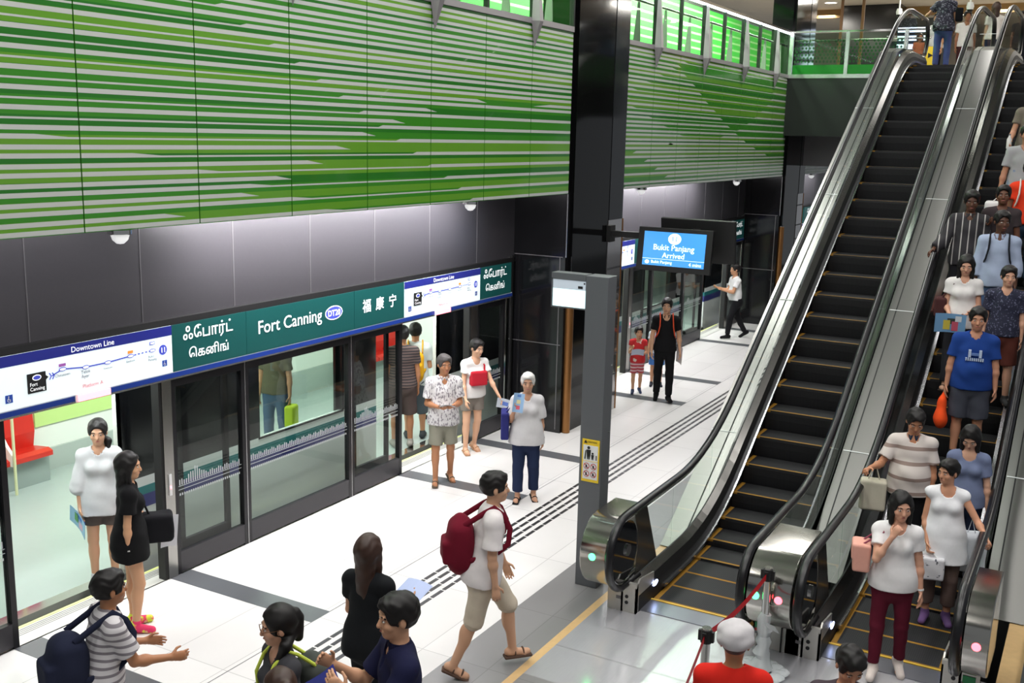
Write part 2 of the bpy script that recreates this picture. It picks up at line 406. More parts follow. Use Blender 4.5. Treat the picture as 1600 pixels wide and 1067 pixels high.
# ------------------------------------------------------------------ clad piers with bronze corner tubes
def pier(x0, x1, names):
    m = MB(); y = 6.95
    m.box((x0, y+.06, 0), (x1, 7.99, 3.70), BLACK2)
    m.box((x0+.10, y, 0), (x1, y+.2, 12), BLACK)
    m.box((x0, y+.06, 3.7), (x1, 7.5, 12), BLACK)
    for z in (1.38, 2.72): m.box((x0-.004, y+.1, z-.006), (x0+.01, 7.88, z+.006), SEAM)
    m.box((x0-.004, y+.14, 0.05), (x0+.01, y+.152, 2.72), SEAM)
    m.box((x0+.001, y+.045, 2.72), (x0+.01, y+.058, 3.66), SILV)
    m.box((x1-.56, y-.01, 0), (x1, y, 3.2), mat('grey_mirror_strip', (206, 203, 204), .10, .92))
    for z in (.25, .6, .95, 1.7, 2.05, 2.4, 2.9): m.box((x1-.561, y-.012, z), (x1, y-.009, z+.03), mat('dark_strip_line', (60, 60, 64), .4))
    m.box((x1-.015, y-.02, 0), (x1+.005, y, 3.2), BRONZE)
    m.box((x0+1.38, y-.008, 3.2), (x1-.02, y, 12), mat('smoky_glass_strip', (40, 42, 45), .1, .3))
    struct(m.build('wall_pier'))
    o = tag(MB().tube([(x0+.10, y+.01, .005), (x0+.10, y+.01, 2.45)], .065, BRONZE, 16).ball((x0+.10, y+.01, 2.45), (.065, .065, .03), CHROME).build('bronze_tube', None, True), names, 'tube')
pier(14.05, 15.97, 'bronze tube standing at the corner of the near black pier, behind the grey post')
pier(25.6, 27.5, 'bronze tube at the corner of the far black pier beside the escalator')

# ------------------------------------------------------------------ platform screen doors
TRK = 'platform screen doors along the track'
def screen_panel(x0, x1, label, double=False, decal=True, group=None):
    """one glazed leaf: dark frame, glass, kickplate, lace decal band"""
    o = empty('screen_door_panel', label, 'screen door', (x0, 7.88, 0), group=group); W = x1-x0
    m = MB(); t = .055
    m.box((0, 0, 0), (t, .07, 2.06), FRAME); m.box((W-t, 0, 0), (W, .07, 2.06), FRAME); m.box((t, 0, 1.97), (W-t, .07, 2.06), FRAME)
    m.box((-.006, -.004, 0), (.004, .01, 2.06), SILV); m.build('frame', o)
    MB().box((t, .002, .02), (W-t, .06, .235), KICK).build('kickplate', o)
    MB().box((t, .03, .235), (W-t, .042, 1.97), DOORG).build('glass_pane', o)
    if double:      # the sliding leaf parked behind the fixed pane
        m = MB()
        for a in (.16, W-.22): m.box((a, .1, .2), (a+.06, .14, 2.0), FRAME)
        m.box((.16, .1, .2), (W-.16, .14, .3), KICK); m.build('sliding_leaf_frame', o)
    if decal:
        m = MB(); D = mat('white_glass_print', (206, 212, 214), .6); z = .93
        n = int((W-2*t)/.03)
        for i in range(n):
            x = t+.03*i+.008; h = .035+.03*abs(math.sin(i*.9))+(.10*max(0, 1-abs(x-W*.3)/.13) if double else 0)
            m.poly([(x, .0285, z), (x+.014, .0285, z), (x+.014, .0285, z+h), (x, .0285, z+h)], D)
            m.poly([(x, .0285, z-.11), (x+.016, .0285, z-.11), (x+.016, .0285, z-.085), (x, .0285, z-.085)], D)
        for zz in (z-.012, z-.05): m.poly([(t, .0285, zz), (W-t, .0285, zz), (W-t, .0285, zz+.006), (t, .0285, zz+.006)], D)
        m.build('skyline_print', o)
    return o
screen_panel(4.1, 5.36, 'dark glass door leaf at the left photo edge, left of the open train door', True)
screen_panel(7.17, 8.20, 'narrow glass door panel right of the nearest open doorway, red seat behind it', True)
screen_panel(8.20, 10.03, 'widest glass screen panel below the large English station name')
screen_panel(10.03, 11.10, 'glass door panel left of the doorway with the yellow backpack, below the Chinese name', True)
screen_panel(12.99, 13.80, 'glass door panel beside the black pier, right of the second open doorway', False)
screen_panel(16.0, 16.95, 'screen door panel hidden behind the near black pier')
screen_panel(18.72, 19.75, 'far glass door panel behind the boy in the red shirt', True)
screen_panel(19.75, 21.6, 'far wide glass panel behind the man with the orange backpack straps')
screen_panel(21.6, 22.85, 'far glass panel left of the man in the white shirt', True)
screen_panel(24.65, 25.5, 'farthest glass panel beside the dark pier, right of the man in the white shirt')
def door_post(x, wd, label):
    o = empty('door_post', label, 'post', (x, 7.88, 0))
    MB().box((0, -.01, 0), (wd, .12, 2.07), STEEL).build('post', o)
    MB().box((-.035, .0, 0), (0, .1, 2.07), BLK).build('seal', o)
    m = MB().box((wd*.35, -.022, .88), (wd*.62, -.01, 1.1), WHITE); m.box((wd*.42, -.026, .95), (wd*.54, -.022, .98), REDLAMP); m.build('door_switch', o)
door_post(7.05, .12, 'steel door post right of the nearest open doorway, black dress woman beside it')
door_post(12.80, .18, 'steel door post right of the second open doorway, behind the man in patterned shirt')
door_post(18.56, .15, 'far steel door post behind the boy in the red shirt')
door_post(24.5, .14, 'farthest steel door post behind the man in the white shirt')
def end_frame(x, label):
    o = empty('end_frame', label, 'frame', (x, 7.86, 0))
    MB().box((0, 0, 0), (.05, .1, 2.68), CHROME).build('bright_strip', o); MB().box((.05, -.01, 0), (.10, .1, 2.7), BLK).build('dark_strip', o)
end_frame(13.88, 'bright vertical end strip of the near screen doors beside the black pier')
end_frame(25.48, 'bright vertical end strip of the far screen doors beside the far pier')

# header signs above the doors
HY = 7.82
def header_run(x0, x1, lamps):
    m = MB(); m.box((x0, HY+.01, 2.605), (x1, 7.9, 2.67), BLK); struct(m.build('trim_header_top'))
    m = MB(); m.box((x0, HY+.005, 2.065), (x1, 7.9, 2.085), SILV); m.box((x0, HY, 2.085), (x1, 7.9, 2.132), STRIPEB)
    m.box((x0, HY+.004, 2.132), (x1, 7.9, 2.142), WHITE); struct(m.build('trim_header_stripe'))
header_run(3.0, 13.9, 0); header_run(16.0, 25.5, 0); header_run(27.6, 45, 0)
def sign_panel(name, x0, x1, face, label, cat, top=None, group=None):
    o = empty(name, label, cat, ((x0+x1)/2, HY, 2.142), group=group); h = (x1-x0)/2
    MB().box((-h+.003, 0, 0), (h-.003, .06, .463), face).build('panel', o)
    if top: MB().box((-h+.003, -.003, .37), (h-.003, 0, .463), top).build('title_band', o)
    return o
def wheelchair(o, x, z, s):
    m = MB(); y = -.004
    m.poly([(x-s, y, z-s), (x+s, y, z-s), (x+s, y, z+s), (x-s, y, z+s)], mat('wheelchair_blue', (34, 70, 160), .4, emit=.2))
    y = -.007
    for i in range(10):
        a0, a1 = [math.radians(100+24*k) for k in (i, i+1)]
        p = [(x-.05*s+math.cos(a)*r*s, y, z-.25*s+math.sin(a)*r*s) for a, r in ((a0, .5), (a1, .5), (a1, .36), (a0, .36))]; m.poly(p, WHITE)
    m.box((x-.2*s, y, z-.2*s), (x-.05*s, y+.001, z+.45*s), WHITE); m.box((x-.2*s, y, z-.25*s), (x+.35*s, y+.001, z-.12*s), WHITE)
    m.box((x+.25*s, y, z-.7*s), (x+.38*s, y+.001, z-.12*s), WHITE)
    m.poly([(x-.12*s+.15*s*math.cos(a*PI/4), y, z+.62*s+.15*s*math.sin(a*PI/4)) for a in range(8)], WHITE)
    m.build('wheelchair_symbol', o)
def disc(m, x, y, z, r, mt, n=16, sx=1): m.poly([(x+r*sx*math.cos(2*PI*i/n), y, z+r*math.sin(2*PI*i/n)) for i in range(n)], mt)
NAVY = mat('line_navy', (70, 80, 190), .4, emit=.3)
def route_map(x0, x1, label, st, box, eleven, grp, lampx, names=True, wc=True):
    o = sign_panel('route_map_sign', x0, x1, SIGNW, label, 'sign', SIGNB, grp); cx = (x0+x1)/2
    text('Downtown Line', TXTW, 'wall', (cx-.02 if not names else 6.24, HY-.006, 2.556), width=.46 if names else .5, parent=o, name='line_title')
    m = MB(); bx, bz = box
    m.box((bx-.09-cx, -.006, bz-.085-2.142), (bx+.09-cx, 0, bz+.085-2.142), BLK)
    m.poly([(bx+.09-cx, -.006, bz+.05-2.142), (bx+.115-cx, -.006, bz+.03-2.142), (bx+.09-cx, -.006, bz+.01-2.142)], BLK); hb = m.build('here_block', o)
    text('Fort\nCanning', TXTW, 'wall', (bx, HY-.009, bz-.035), width=.14, parent=o, name='here_lettering').parent = hb
    m = MB(); disc(m, bx-cx, -.008, bz+.045-2.142, .026, TXTW, sx=1.7); disc(m, bx-cx, -.010, bz+.045-2.142, .018, NAVY, sx=2); m.build('here_badge', o)
    m = MB(); L = [(bx+.15, bz+.03)]+st
    for (a, b), (c, d) in zip(L[:-1], L[1:]):
        n = 1 if (c, d) != st[-1] else 6
        for i in range(n):
            u0, u1 = i/n, (i+.55)/n if n > 1 else 1
            xs = a+(c-a)*u0; xe = a+(c-a)*u1; zs = b+(d-b)*u0; ze = b+(d-b)*u1
            m.poly([(xs-cx, -.004, zs-.006-2.142), (xe-cx, -.004, ze-.006-2.142), (xe-cx, -.004, ze+.006-2.142), (xs-cx, -.004, zs+.006-2.142)], NAVY)
    m.build('route_line', o)
    for k_, (a, b) in enumerate(st):
        m = MB(); disc(m, a-cx, -.006, b-2.142, .018, NAVY, sx=2.2); disc(m, a-cx, -.008, b-2.142, .011, TXTW, sx=2.8)
        if k_ == 3: m.box((a-.03-cx, -.006, b+.025-2.142), (a+.03-cx, -.003, b+.052-2.142), mat('interchange_orange', (240, 150, 60), .5, emit=.3))
        if k_ == 0: m.box((a-.035-cx, -.006, b+.025-2.142), (a+.035-cx, -.003, b+.05-2.142), mat('interchange_purple', (160, 90, 170), .5, emit=.2))
        if k_ == 4: m.box((a-.03-cx, -.006, b+.055-2.142), (a+.03-cx, -.003, b+.085-2.142), NAVY); m.box((a-.022-cx, -.008, b+.062-2.142), (a+.022-cx, -.005, b+.079-2.142), TXTW)
        m.build('station_mark', o)
    for i in (1, 2):
        m = MB(); xx = bx+.09+.03*i-cx; zz = bz+.03-2.142
        for sg in (1, -1): m.poly([(xx, -.004, zz+.03*sg), (xx+.012, -.004, zz+.03*sg), (xx+.03, -.004, zz), (xx+.018, -.004, zz)], NAVY)
        m.build('arrow_mark', o)
    for (a, b), t, dz in zip(st, ('Chinatown', 'Telok\nAyer', 'Downtown', 'Bayfront', 'Bukit\nPanjang'), (-.05, -.065, -.05, -.05, -.075)):
        text(t, TXTK, 'wall', (a, HY-.004, b+dz), width=.15 if len(t) > 8 and '\n' not in t else .1, parent=o, name='station_name')
    m = MB(); disc(m, eleven[0]-cx, -.004, eleven[1]-2.142, .05, NAVY); pdn = m.build('platform_number_disc', o)
    text('11', TXTW, 'wall', (eleven[0], HY-.008, eleven[1]), height=.05, parent=o, name='platform_number', bold=.02).parent = pdn
    text('Platform A', TXTR, 'wall', (lampx+.02, HY-.004, 2.205), width=.22, parent=o, name='platform_lettering')
    if wc: wheelchair(o, x0+.28-cx if names else x0+.12-cx, 2.24-2.142, .035); wheelchair(o, eleven[0]-cx+.015, 2.25-2.142, .03)
    return o
def red_lamp(x, label):
    o = empty('door_lamp', label, 'lamp', (x, HY-.005, 2.11))
    MB().box((-.17, -.03, -.028), (.17, .0, .03), REDLAMP).build('lamp_lens', o); MB().box((-.19, -.012, -.034), (.19, .0, .036), WHITE).build('lamp_base', o)
route_map(5.10, 7.16, 'white route map sign above the nearest open train door', [(5.91, 2.40), (6.15, 2.375), (6.39, 2.375), (6.65, 2.39), (6.91, 2.40)], (5.65, 2.33), (7.04, 2.385), 'route map signs on the door header', 6.2)
route_map(11.06, 12.95, 'white route map sign above the doorway with the yellow backpack', [(11.66, 2.40), (11.88, 2.395), (12.13, 2.395), (12.39, 2.40), (12.64, 2.41)], (11.36, 2.35), (12.82, 2.385), 'route map signs on the door header', 11.95, False)
route_map(16.8, 18.62, 'white route map sign left of the hanging screens', [(17.4, 2.40), (17.6, 2.39), (17.85, 2.39), (18.1, 2.40), (18.3, 2.41)], (17.1, 2.35), (18.48, 2.385), 'route map signs on the door header', 17.7, False)
route_map(22.7, 24.6, 'white route map sign right of the hanging screens, near the far pier', [(23.3, 2.40), (23.5, 2.39), (23.75, 2.39), (24.0, 2.40), (24.3, 2.41)], (23.0, 2.35), (24.46, 2.385), 'route map signs on the door header', 23.6, False)
red_lamp(6.21, 'lit red lamp on the header above the nearest open train door')
red_lamp(11.95, 'lit red lamp on the header above the second open train door')
TAM = 'ஃ\u0bc7பார்ட்\n\u0bc6கனிங்'
def tamil(x0, x1, label):
    o = sign_panel('station_name_sign', x0, x1, SIGNG, label, 'sign', None, 'teal station name signs'); c = (x0+x1)/2; W = (x1-x0)
    text('ஃ\u0bc7பார்ட்', TXTW, 'wall', (c-.03, HY-.005, 2.487), width=min(.68, W*.74), parent=o, name='tamil_upper_line', bold=.008)
    text('\u0bc6கனிங்', TXTW, 'wall', (c-.03, HY-.005, 2.30), width=min(.54, W*.62), parent=o, name='tamil_lower_line', bold=.008)
tamil(7.16, 8.18, 'teal sign with Tamil lettering above the narrow glass panel, left of the English name')
tamil(12.95, 13.86, 'teal sign with Tamil lettering beside the near black pier')
tamil(24.6, 25.46, 'small far teal sign with Tamil lettering beside the far pier')
def chinese(x0, x1, label):
    o = sign_panel('station_name_sign', x0, x1, SIGNG, label, 'sign', None, 'teal station name signs')
    for i, ch in enumerate('福康宁'): text(ch, TXTW, 'wall', ((x0+x1)/2-.26+.27*i-.02, HY-.005, 2.40), height=.165, parent=o, name='chinese_character', bold=.012)
chinese(10.02, 11.06, 'teal sign with three Chinese characters right of the English station name')
chinese(21.6, 22.7, 'far teal sign with Chinese characters behind the hanging screens')
def english(x0, x1, label):
    o = sign_panel('station_name_sign', x0, x1, SIGNG, label, 'sign', None, 'teal station name signs'); c = (x0+x1)/2
    text('Fort Canning', TXTW, 'wall', (c-.215, HY-.005, 2.385), width=1.05, parent=o, name='station_lettering', bold=.006)
    m = MB(); disc(m, c+.53, -.004, .258, .085, TXTW, 20, 1.9); disc(m, c+.53, -.006, .258, .072, NAVY, 20, 2.05)
    for v in range(len(m.v)): m.v[v] = (m.v[v][0]-c, m.v[v][1], m.v[v][2])
    bd = m.build('station_code_badge', o); text('DT20', TXTW, 'wall', (c+.53, HY-.010, 2.40), width=.225, parent=o, name='station_code', bold=.02).parent = bd
english(8.18, 10.02, 'long teal sign with white English station name and blue code badge')
english(18.62, 21.6, 'far teal station name sign hidden behind the hanging screens')
tamil(31.2, 32.6, 'small teal sign far beyond the far pier, next to the escalator handrail')

# ------------------------------------------------------------------ train standing at the platform
TY = 8.38
tr = empty('train', 'white train with open doors, red and lime seats inside, standing at the platform', 'train', (0, TY, 0))
DO = [(x, x+1.55) for x in (-.35, 5.42, 11.2, 17.0, 22.85, 28.7)]
TW = mat('train_white_paint', (214, 218, 216), .25, coat=.3); TG = mat('train_teal_stripe', (26, 110, 112), .3); TN = mat('train_navy_stripe', (44, 46, 112), .3)
TB = mat('train_black_band', (14, 15, 17), .12, spec=.6); INW = mat('train_interior_white', (236, 240, 232), .4); INF = mat('train_floor_grey', (168, 182, 178), .35, noise=.03)
LIME = mat('lime_seat', (170, 214, 104), .4); REDS = mat('red_seat', (206, 44, 32), .35); BENCH = mat('seat_base_grey', (150, 162, 158), .4)
body = MB()
for i in range(len(DO)-1):
    a = DO[i][1]; b = DO[i+1][0]
    body.box((a, 0, -.1), (b, .06, .62), TW); body.box((a, -.002, .62), (b, .06, .76), TN); body.box((a, -.002, .76), (b, .06, .85), TG); body.box((a, 0, .85), (b, .06, .95), TW)
    wa, wb = a+1.75, b-1.0
    if i >= 0:
        wa, wb = a+1.98, a+3.5
        body.box((a, 0, .95), (wa, .06, 1.98), TB); body.box((wb, 0, .95), (b, .06, 1.98), TB)
    body.box((a, 0, 1.98), (b, .06, 2.6), TW)
    body.box((a, 0, .85), (a+.0, .06, 1.98), TW)
body.box((-2, 0, 2.08), (32, .06, 2.6), TW); body.box((-2, 0, -1.2), (32, .06, -.1), BLK); body.box((-2, .0, 2.6), (32, 3.6, 2.66), TW)
body.build('body_side', tr)
m = MB(); m.box((-2, .02, -.1), (32, 3.6, 0), INF); m.build('floor', tr)
for a, b in DO: MB().box((a, -.03, -.1), (b, .12, .006), CHROME).build('door_sill', tr)
m = MB(); m.box((-2, 3.5, 0), (32, 3.6, 2.4), INW); m.box((-2, .06, 2.3), (32, 3.6, 2.4), INW); m.build('interior_wall', tr)
for i in range(len(DO)-1):
    a = DO[i][1]; b = DO[i+1][0]; wa, wb = a+1.98, a+3.5
    MB().box((wa, .02, .95), (wb, .03, 1.98), CLEAR).build('window_pane', tr)
    f = MB(); f.box((wa-.03, -.004, .93), (wb+.03, .02, .95), BLK); f.box((wa-.03, -.004, 1.95), (wb+.03, .02, 1.98), BLK); f.build('window_frame', tr)
for (a, b) in DO:            # parked door leaves and jambs
    for x, s in ((a, -1), (b, 1)):
        d = MB(); d.box((x, .062, 0), (x+s*.03, .12, 2.1), INW); d.build('door_jamb', tr)
        l = MB(); l.box((x+s*.05, .065, .02), (x+s*.78, .10, .6), TW); l.box((x+s*.05, .065, .6), (x+s*.78, .10, 2.05), TB); l.build('door_leaf', tr)
GLB = mat('train_grey_skirting', (176, 186, 180), .4)
for a, b, n in ((6.2, 8.42, 4), (10.95, 11.75, 2), (14.7, 16.6, 3)):     # red bench seats along the far wall
    MB().box((a, 3.12, .0), (b, 3.5, .36), BENCH).build('bench_base', tr)
    wd = (b-a)/n
    for k in range(n):
        s_ = MB(); x0, x1 = a+wd*k+.012, a+wd*(k+1)-.012
        s_.prism([(3.02, .36), (3.02, .42), (3.10, .45), (3.40, .42), (3.46, .40), (3.46, .36)], 0, x0, x1, REDS)
        s_.prism([(3.40, .42), (3.36, .62), (3.40, .98), (3.44, 1.02), (3.5, 1.02), (3.5, .42)], 0, x0, x1, REDS); s_.build('seat', tr)
    for x in (a-.05, b-.62) if n == 4 else (a-.05,):
        p = MB(); p.prism([(3.5, .36), (2.98, .36), (2.98, .50), (3.10, .62), (3.26, .85), (3.34, 1.3), (3.5, 1.36)], 0, x, x+.04, INW); p.build('draught_screen', tr)
        g = MB(); g.tube([(x+.02, 2.96, 0), (x+.02, 2.96, 2.3)], .018, mat('pale_yellow_pole', (226, 226, 180), .3, .3), 8); g.build('grab_pole', tr, True)
    ps = MB(); ps.box((a+.1, 3.47, 1.42), (b, 3.5, 1.85), mat('pink_poster', (206, 60, 120), .5)); ps.box((a+.3, 3.465, 1.55), (a+.7, 3.47, 1.66), WHITE); ps.build('poster', tr)
MB().box((8.5, 3.47, .62), (10.85, 3.5, 1.22), mat('lime_wall_panel', (196, 228, 140), .4)).build('lime_panel', tr)
m = MB(); m.box((8.5, 3.46, 0), (10.85, 3.5, .3), GLB); m.box((11.8, 3.46, 0), (14.6, 3.5, .42), GLB); m.box((13.0, 3.44, 0), (13.03, 3.5, 2.3), GLB); m.build('skirting', tr)
MB().box((13.2, .07, 0), (15.0, .42, .45), BENCH).build('near_bench', tr)
l = MB()
for x in range(-1, 31, 2): l.box((x, 1.0, 2.28), (x+1.6, 1.2, 2.295), mat('train_light_panel', (240, 255, 236), .4, emit=3))
l.build('ceiling_light', tr)
struct(MB().box((-2, 13.2, -1.6), (45, 13.3, 4), BLK).build('wall_tunnel'))

# ------------------------------------------------------------------ upper balustrade, corridor and bridge
UZ = 5.95
GLR = glass('balustrade_glass', (236, 248, 236), .2)
def rail_section(x0, x1, n, label, fins):
    o = empty('glass_balustrade', label, 'balustrade', (x0, 7.0, UZ)); d = (x1-x0)/n
    MB().box((0, -.02, .01), (x1-x0, .09, .085), FINM).build('base_channel', o)
    MB().box((0, -.01, 1.03), (x1-x0, .05, 1.075), CHROME).build('top_rail', o)
    MB().box((0, -.012, 1.0), (x1-x0, .04, 1.03), LEDW).build('light_strip', o)
    MB().tube([(0, .14, .76), (x1-x0, .14, .76)], .024, STEEL, 10).build('handrail', o, True)
    for i in range(n):
        MB().box((i*d+.02, .012, .085), ((i+1)*d-.02, .026, 1.0), GLR).build('glass_pane', o)
    for i in range(n+1): MB().box((i*d-.018, -.012, .05), (i*d+.018, .06, 1.0), BLK).build('mullion', o)
    for i in range(n): MB().prism([(.03, .10), (.16, .10), (.10, .72), (.06, .72)], 0, i*d+d*.5-.008, i*d+d*.5+.008, FINM).build('inner_bracket', o)
    for x in fins:
        x -= x0; k = MB(); A = [(x, -.03, -.30)]*4
        for z, hx, y0 in ((0.04, .075, -.13), (.98, .022, -.06)):
            Bq = [(x-hx, -.02, z), (x+hx, -.02, z), (x+hx*.7, y0, z), (x-hx*.7, y0, z)]
            for a in range(4): k.poly([A[a], A[(a+1) % 4], Bq[(a+1) % 4], Bq[a]] if z > .5 else [A[0], Bq[(a+1) % 4], Bq[a]][::-1], FINM)
            A = Bq
        k.poly(A, FINM); k.build('outer_bracket', o)
rail_section(6.9, 14.05, 6, 'glass balustrade above the near green wall, left of the black pier', (8.02, 10.44, 12.84))
rail_section(15.98, 25.5, 8, 'glass balustrade above the far green wall, right of the black pier', (17.16, 19.56, 21.98, 24.27))
struct(MB().box((-2, 7.09, UZ-.25), (25.6, 9.3, UZ), GREYT).build('floor_corridor'))
CG = stripes('corridor_green_wall', (70, 214, 70), (176, 240, 160), 'Z', .17, .28, .5)
struct(MB().box((-2, 9.2, UZ), (32, 9.3, 7.62), CG).build('wall_corridor'))
m = MB(); m.box((-2, 7.6, 8.2), (28, 9.4, 8.3), WHITE); struct(m.build('ceiling_corridor'))
m = MB(); m.box((20.5, 7.95, 7.9), (25.6, 9.2, 8.19), mat('dark_soffit', (52, 50, 52), .3, .3)); m.box((-2, 9.19, 7.62), (25.6, 9.3, 9.6), mat('dark_soffit')); struct(m.build('ceiling_dark_soffit'))
# bridge across the platform, upper floor, back of the concourse
DGR = mat('dark_green_fascia', (28, 34, 30), .35, .2)
m = MB(); m.box((25.4, 3.85, 4.63), (25.8, 7.0, UZ), DGR); m.box((25.8, 3.85, 5.5), (30, 7.2, UZ), DGR); struct(m.build('wall_bridge_fascia'))
struct(MB().box((27.2, 3.9, 3.9), (27.4, 6.95, 4.75), mat('grey_soffit_panel', (112, 110, 112), .4, .2)).build('wall_soffit_beam'))
o = empty('bridge_railing', 'glass railing of the bridge beside the top of the escalator', 'railing', (25.4, 7.0, UZ))
MB().box((-.02, -3.1, .0), (.05, 0, .09), SILV).build('base_rail', o)
MB().box((-.02, -3.1, 1.02), (.04, 0, 1.06), CHROME).build('top_rail', o); MB().tube([(.1, -3.1, .86), (.1, 0, .86)], .02, STEEL).build('handrail', o, True)
for y in (-.05, -1.33, -2.6): MB().box((-.03, y-.04, 0), (.05, y+.04, 1.04), SILV).build('post', o)
for y in (-.1, -1.37): MB().box((0, y-1.2, .09), (.012, y, 1.0), GLR).build('glass_pane', o)
m = MB(); LACE = mat('green_film', (36, 120, 48), .3, emit=.03)
for y in (-.1, -1.37):
    m.box((.014, y-1.2, .09), (.016, y, .30), LACE)
    for i in range(14):
        for j in range(7):
            yy = y-.04-i*.084-(j % 2)*.042; zz = .34+j*.075
            if j*.075 < .45-(.12 if i % 5 == 0 else 0): m.poly([(.014, yy, zz), (.014, yy-.03, zz+.035), (.014, yy, zz+.07), (.014, yy+.03, zz+.035)], mat('lattice_film', (22, 70, 34), .4))
m.build('lattice_film', o)
m = MB(); UF = tiled('upper_floor_tile', (170, 165, 158), (120, 116, 110), .9, .9, .25)
m.box((25.8, -8, UZ-.3), (60, 12, UZ), UF); m.box((22.35, -8, UZ-.3), (25.8, 3.85, UZ), UF); struct(m.build('floor_concourse'))
BEIGE = mat('beige_ceiling', (198, 190, 176), .6, noise=.03, nscale=1.2); WOOD = mat('timber_bulkhead', (150, 118, 72), .5, noise=.15, nscale=4, stretch=(1, .2, 6))
m = MB(); m.box((25.6, -8, 9.3), (60, 14, 9.5), BEIGE); m.box((53, -8, UZ), (53.2, 14, 9.4), BEIGE); m.box((41, 3, 9.0), (41.2, 12, 9.3), WOOD); m.box((33, -8, 8.95), (33.2, 6.2, 9.3), WOOD); struct(m.build('wall_concourse'))
struct(MB().box((40, 7.2, UZ), (42, 9.2, 9.29), mat('dark_shop_front', (24, 24, 27), .2)).build('wall_dark_room'))
m = MB(); m.box((44, -6, 7.9), (44.4, 4.4, 8.05), BLK); m.box((43, -6, UZ), (43.3, 3.2, 7.9), mat('dim_back_wall', (58, 56, 58), .5)); struct(m.build('wall_back_beam'))
struct(MB().box((-4, -5, 9.3), (25.6, 9.3, 9.5), mat('grey_hall_ceiling', (120, 120, 122), .6)).build('ceiling_hall'))
DL = mat('downlight_glow', (255, 246, 228), .4, emit=7)
for i, (x, y) in enumerate(((39, 9.4), (38, 7.9), (45, 8.0), (36.5, 6.2), (44, 5.6), (36, 4.6), (47, 3.4), (37, 2.2), (46, 9.8))):
    o = empty('downlight', 'small round ceiling downlight over the upper concourse', 'lamp', (x, y, 9.3), group='downlights over the upper concourse')
    MB().lathe([(.001, -.01), (.2, -.01), (.2, -.004)], (0, 0, 0), DL).build('diffuser', o); MB().lathe([(.2, -.015), (.25, -.012), (.25, 0)], (0, 0, 0), WHITE).build('trim_ring', o)

# ------------------------------------------------------------------ escalators
def nose(X, Xa=11.1, z1=5.95, s=.62, r=.9):
    Xb = Xa+z1/s
    if X < Xa-r: return 0.
    if X < Xa+r: return s*(X-Xa+r)**2/(4*r)
    if X < Xb-r: return s*(X-Xa)
    if X < Xb+r: return z1-s*(Xb+r-X)**2/(4*r)
    return z1
XS = [9.25, 9.7, 10.2]+[10.2+.15*i for i in range(1, 13)]+[12.0+.5*i for i in range(1, 16)]+[19.5+.15*i for i in range(1, 16)]+[22.0, 22.35, 22.9]
def strip(m, xs, p0, p1, mt, zf=nose):
    """ruled band along the slope between offsets (y, dz)"""
    for a, b in zip(xs[:-1], xs[1:]):
        m.poly([(a, p0[0], zf(a)+p0[1]), (b, p0[0], zf(b)+p0[1]), (b, p1[0], zf(b)+p1[1]), (a, p1[0], zf(a)+p1[1])], mt)
def solid(m, xs, y0, y1, d0, d1, mt, zf=nose):
    strip(m, xs, (y0, d0), (y0, d1), mt, zf); strip(m, xs, (y0, d1), (y1, d1), mt, zf); strip(m, xs, (y1, d1), (y1, d0), mt, zf); strip(m, xs, (y1, d0), (y0, d0), mt, zf)
    for x in (xs[0], xs[-1]): m.poly([(x, y0, zf(x)+d0), (x, y1, zf(x)+d0), (x, y1, zf(x)+d1), (x, y0, zf(x)+d1)], mt)
NX, NZ, NR = 8.80, .64, .36
def rail_path():
    P = [(9.15, .28), (8.95, .28)]
    P += [(NX-NR*math.sin(a), NZ-NR*math.cos(a)) for a in [PI*i/14 for i in range(1, 14)]]
    P += [(x, nose(x)+1.0) for x in [8.85, 9.3]+XS[1:-1]]
    T = 23.1; P += [(T+NR*math.sin(a), UZ+NZ+NR*math.cos(a)) for a in [PI*i/14 for i in range(0, 14)]]+[(22.8, UZ+.28)]
    return P
def newel_outline(r, x1, zb=.0):
    return [(x1, zb+.28), (NX, NZ-r)]+[(NX-r*math.sin(a), NZ-r*math.cos(a)) for a in [PI*i/14 for i in range(1, 14)]]+[(NX, NZ+r), (x1, NZ+r)]
CLEAT = stripes('step_cleats', (16, 16, 18), (30, 30, 33), 'Y', .018, .5, .6)
NEWB = mat('black_newel_glass', (18, 20, 24), .06, spec=.7)
INDK = mat('inner_deck_steel', (140, 138, 135), .22, 1)
LPLATE = mat('pale_front_plate', (196, 194, 188), .35, .6)
def B(m, name, root, smooth=False, bev=0):
    L = root.location; m.v = [(a-L[0], b-L[1], c-L[2]) for a, b, c in m.v]
    o = m.build(name, root, smooth)
    if bev: bevel(o, bev)
    return o
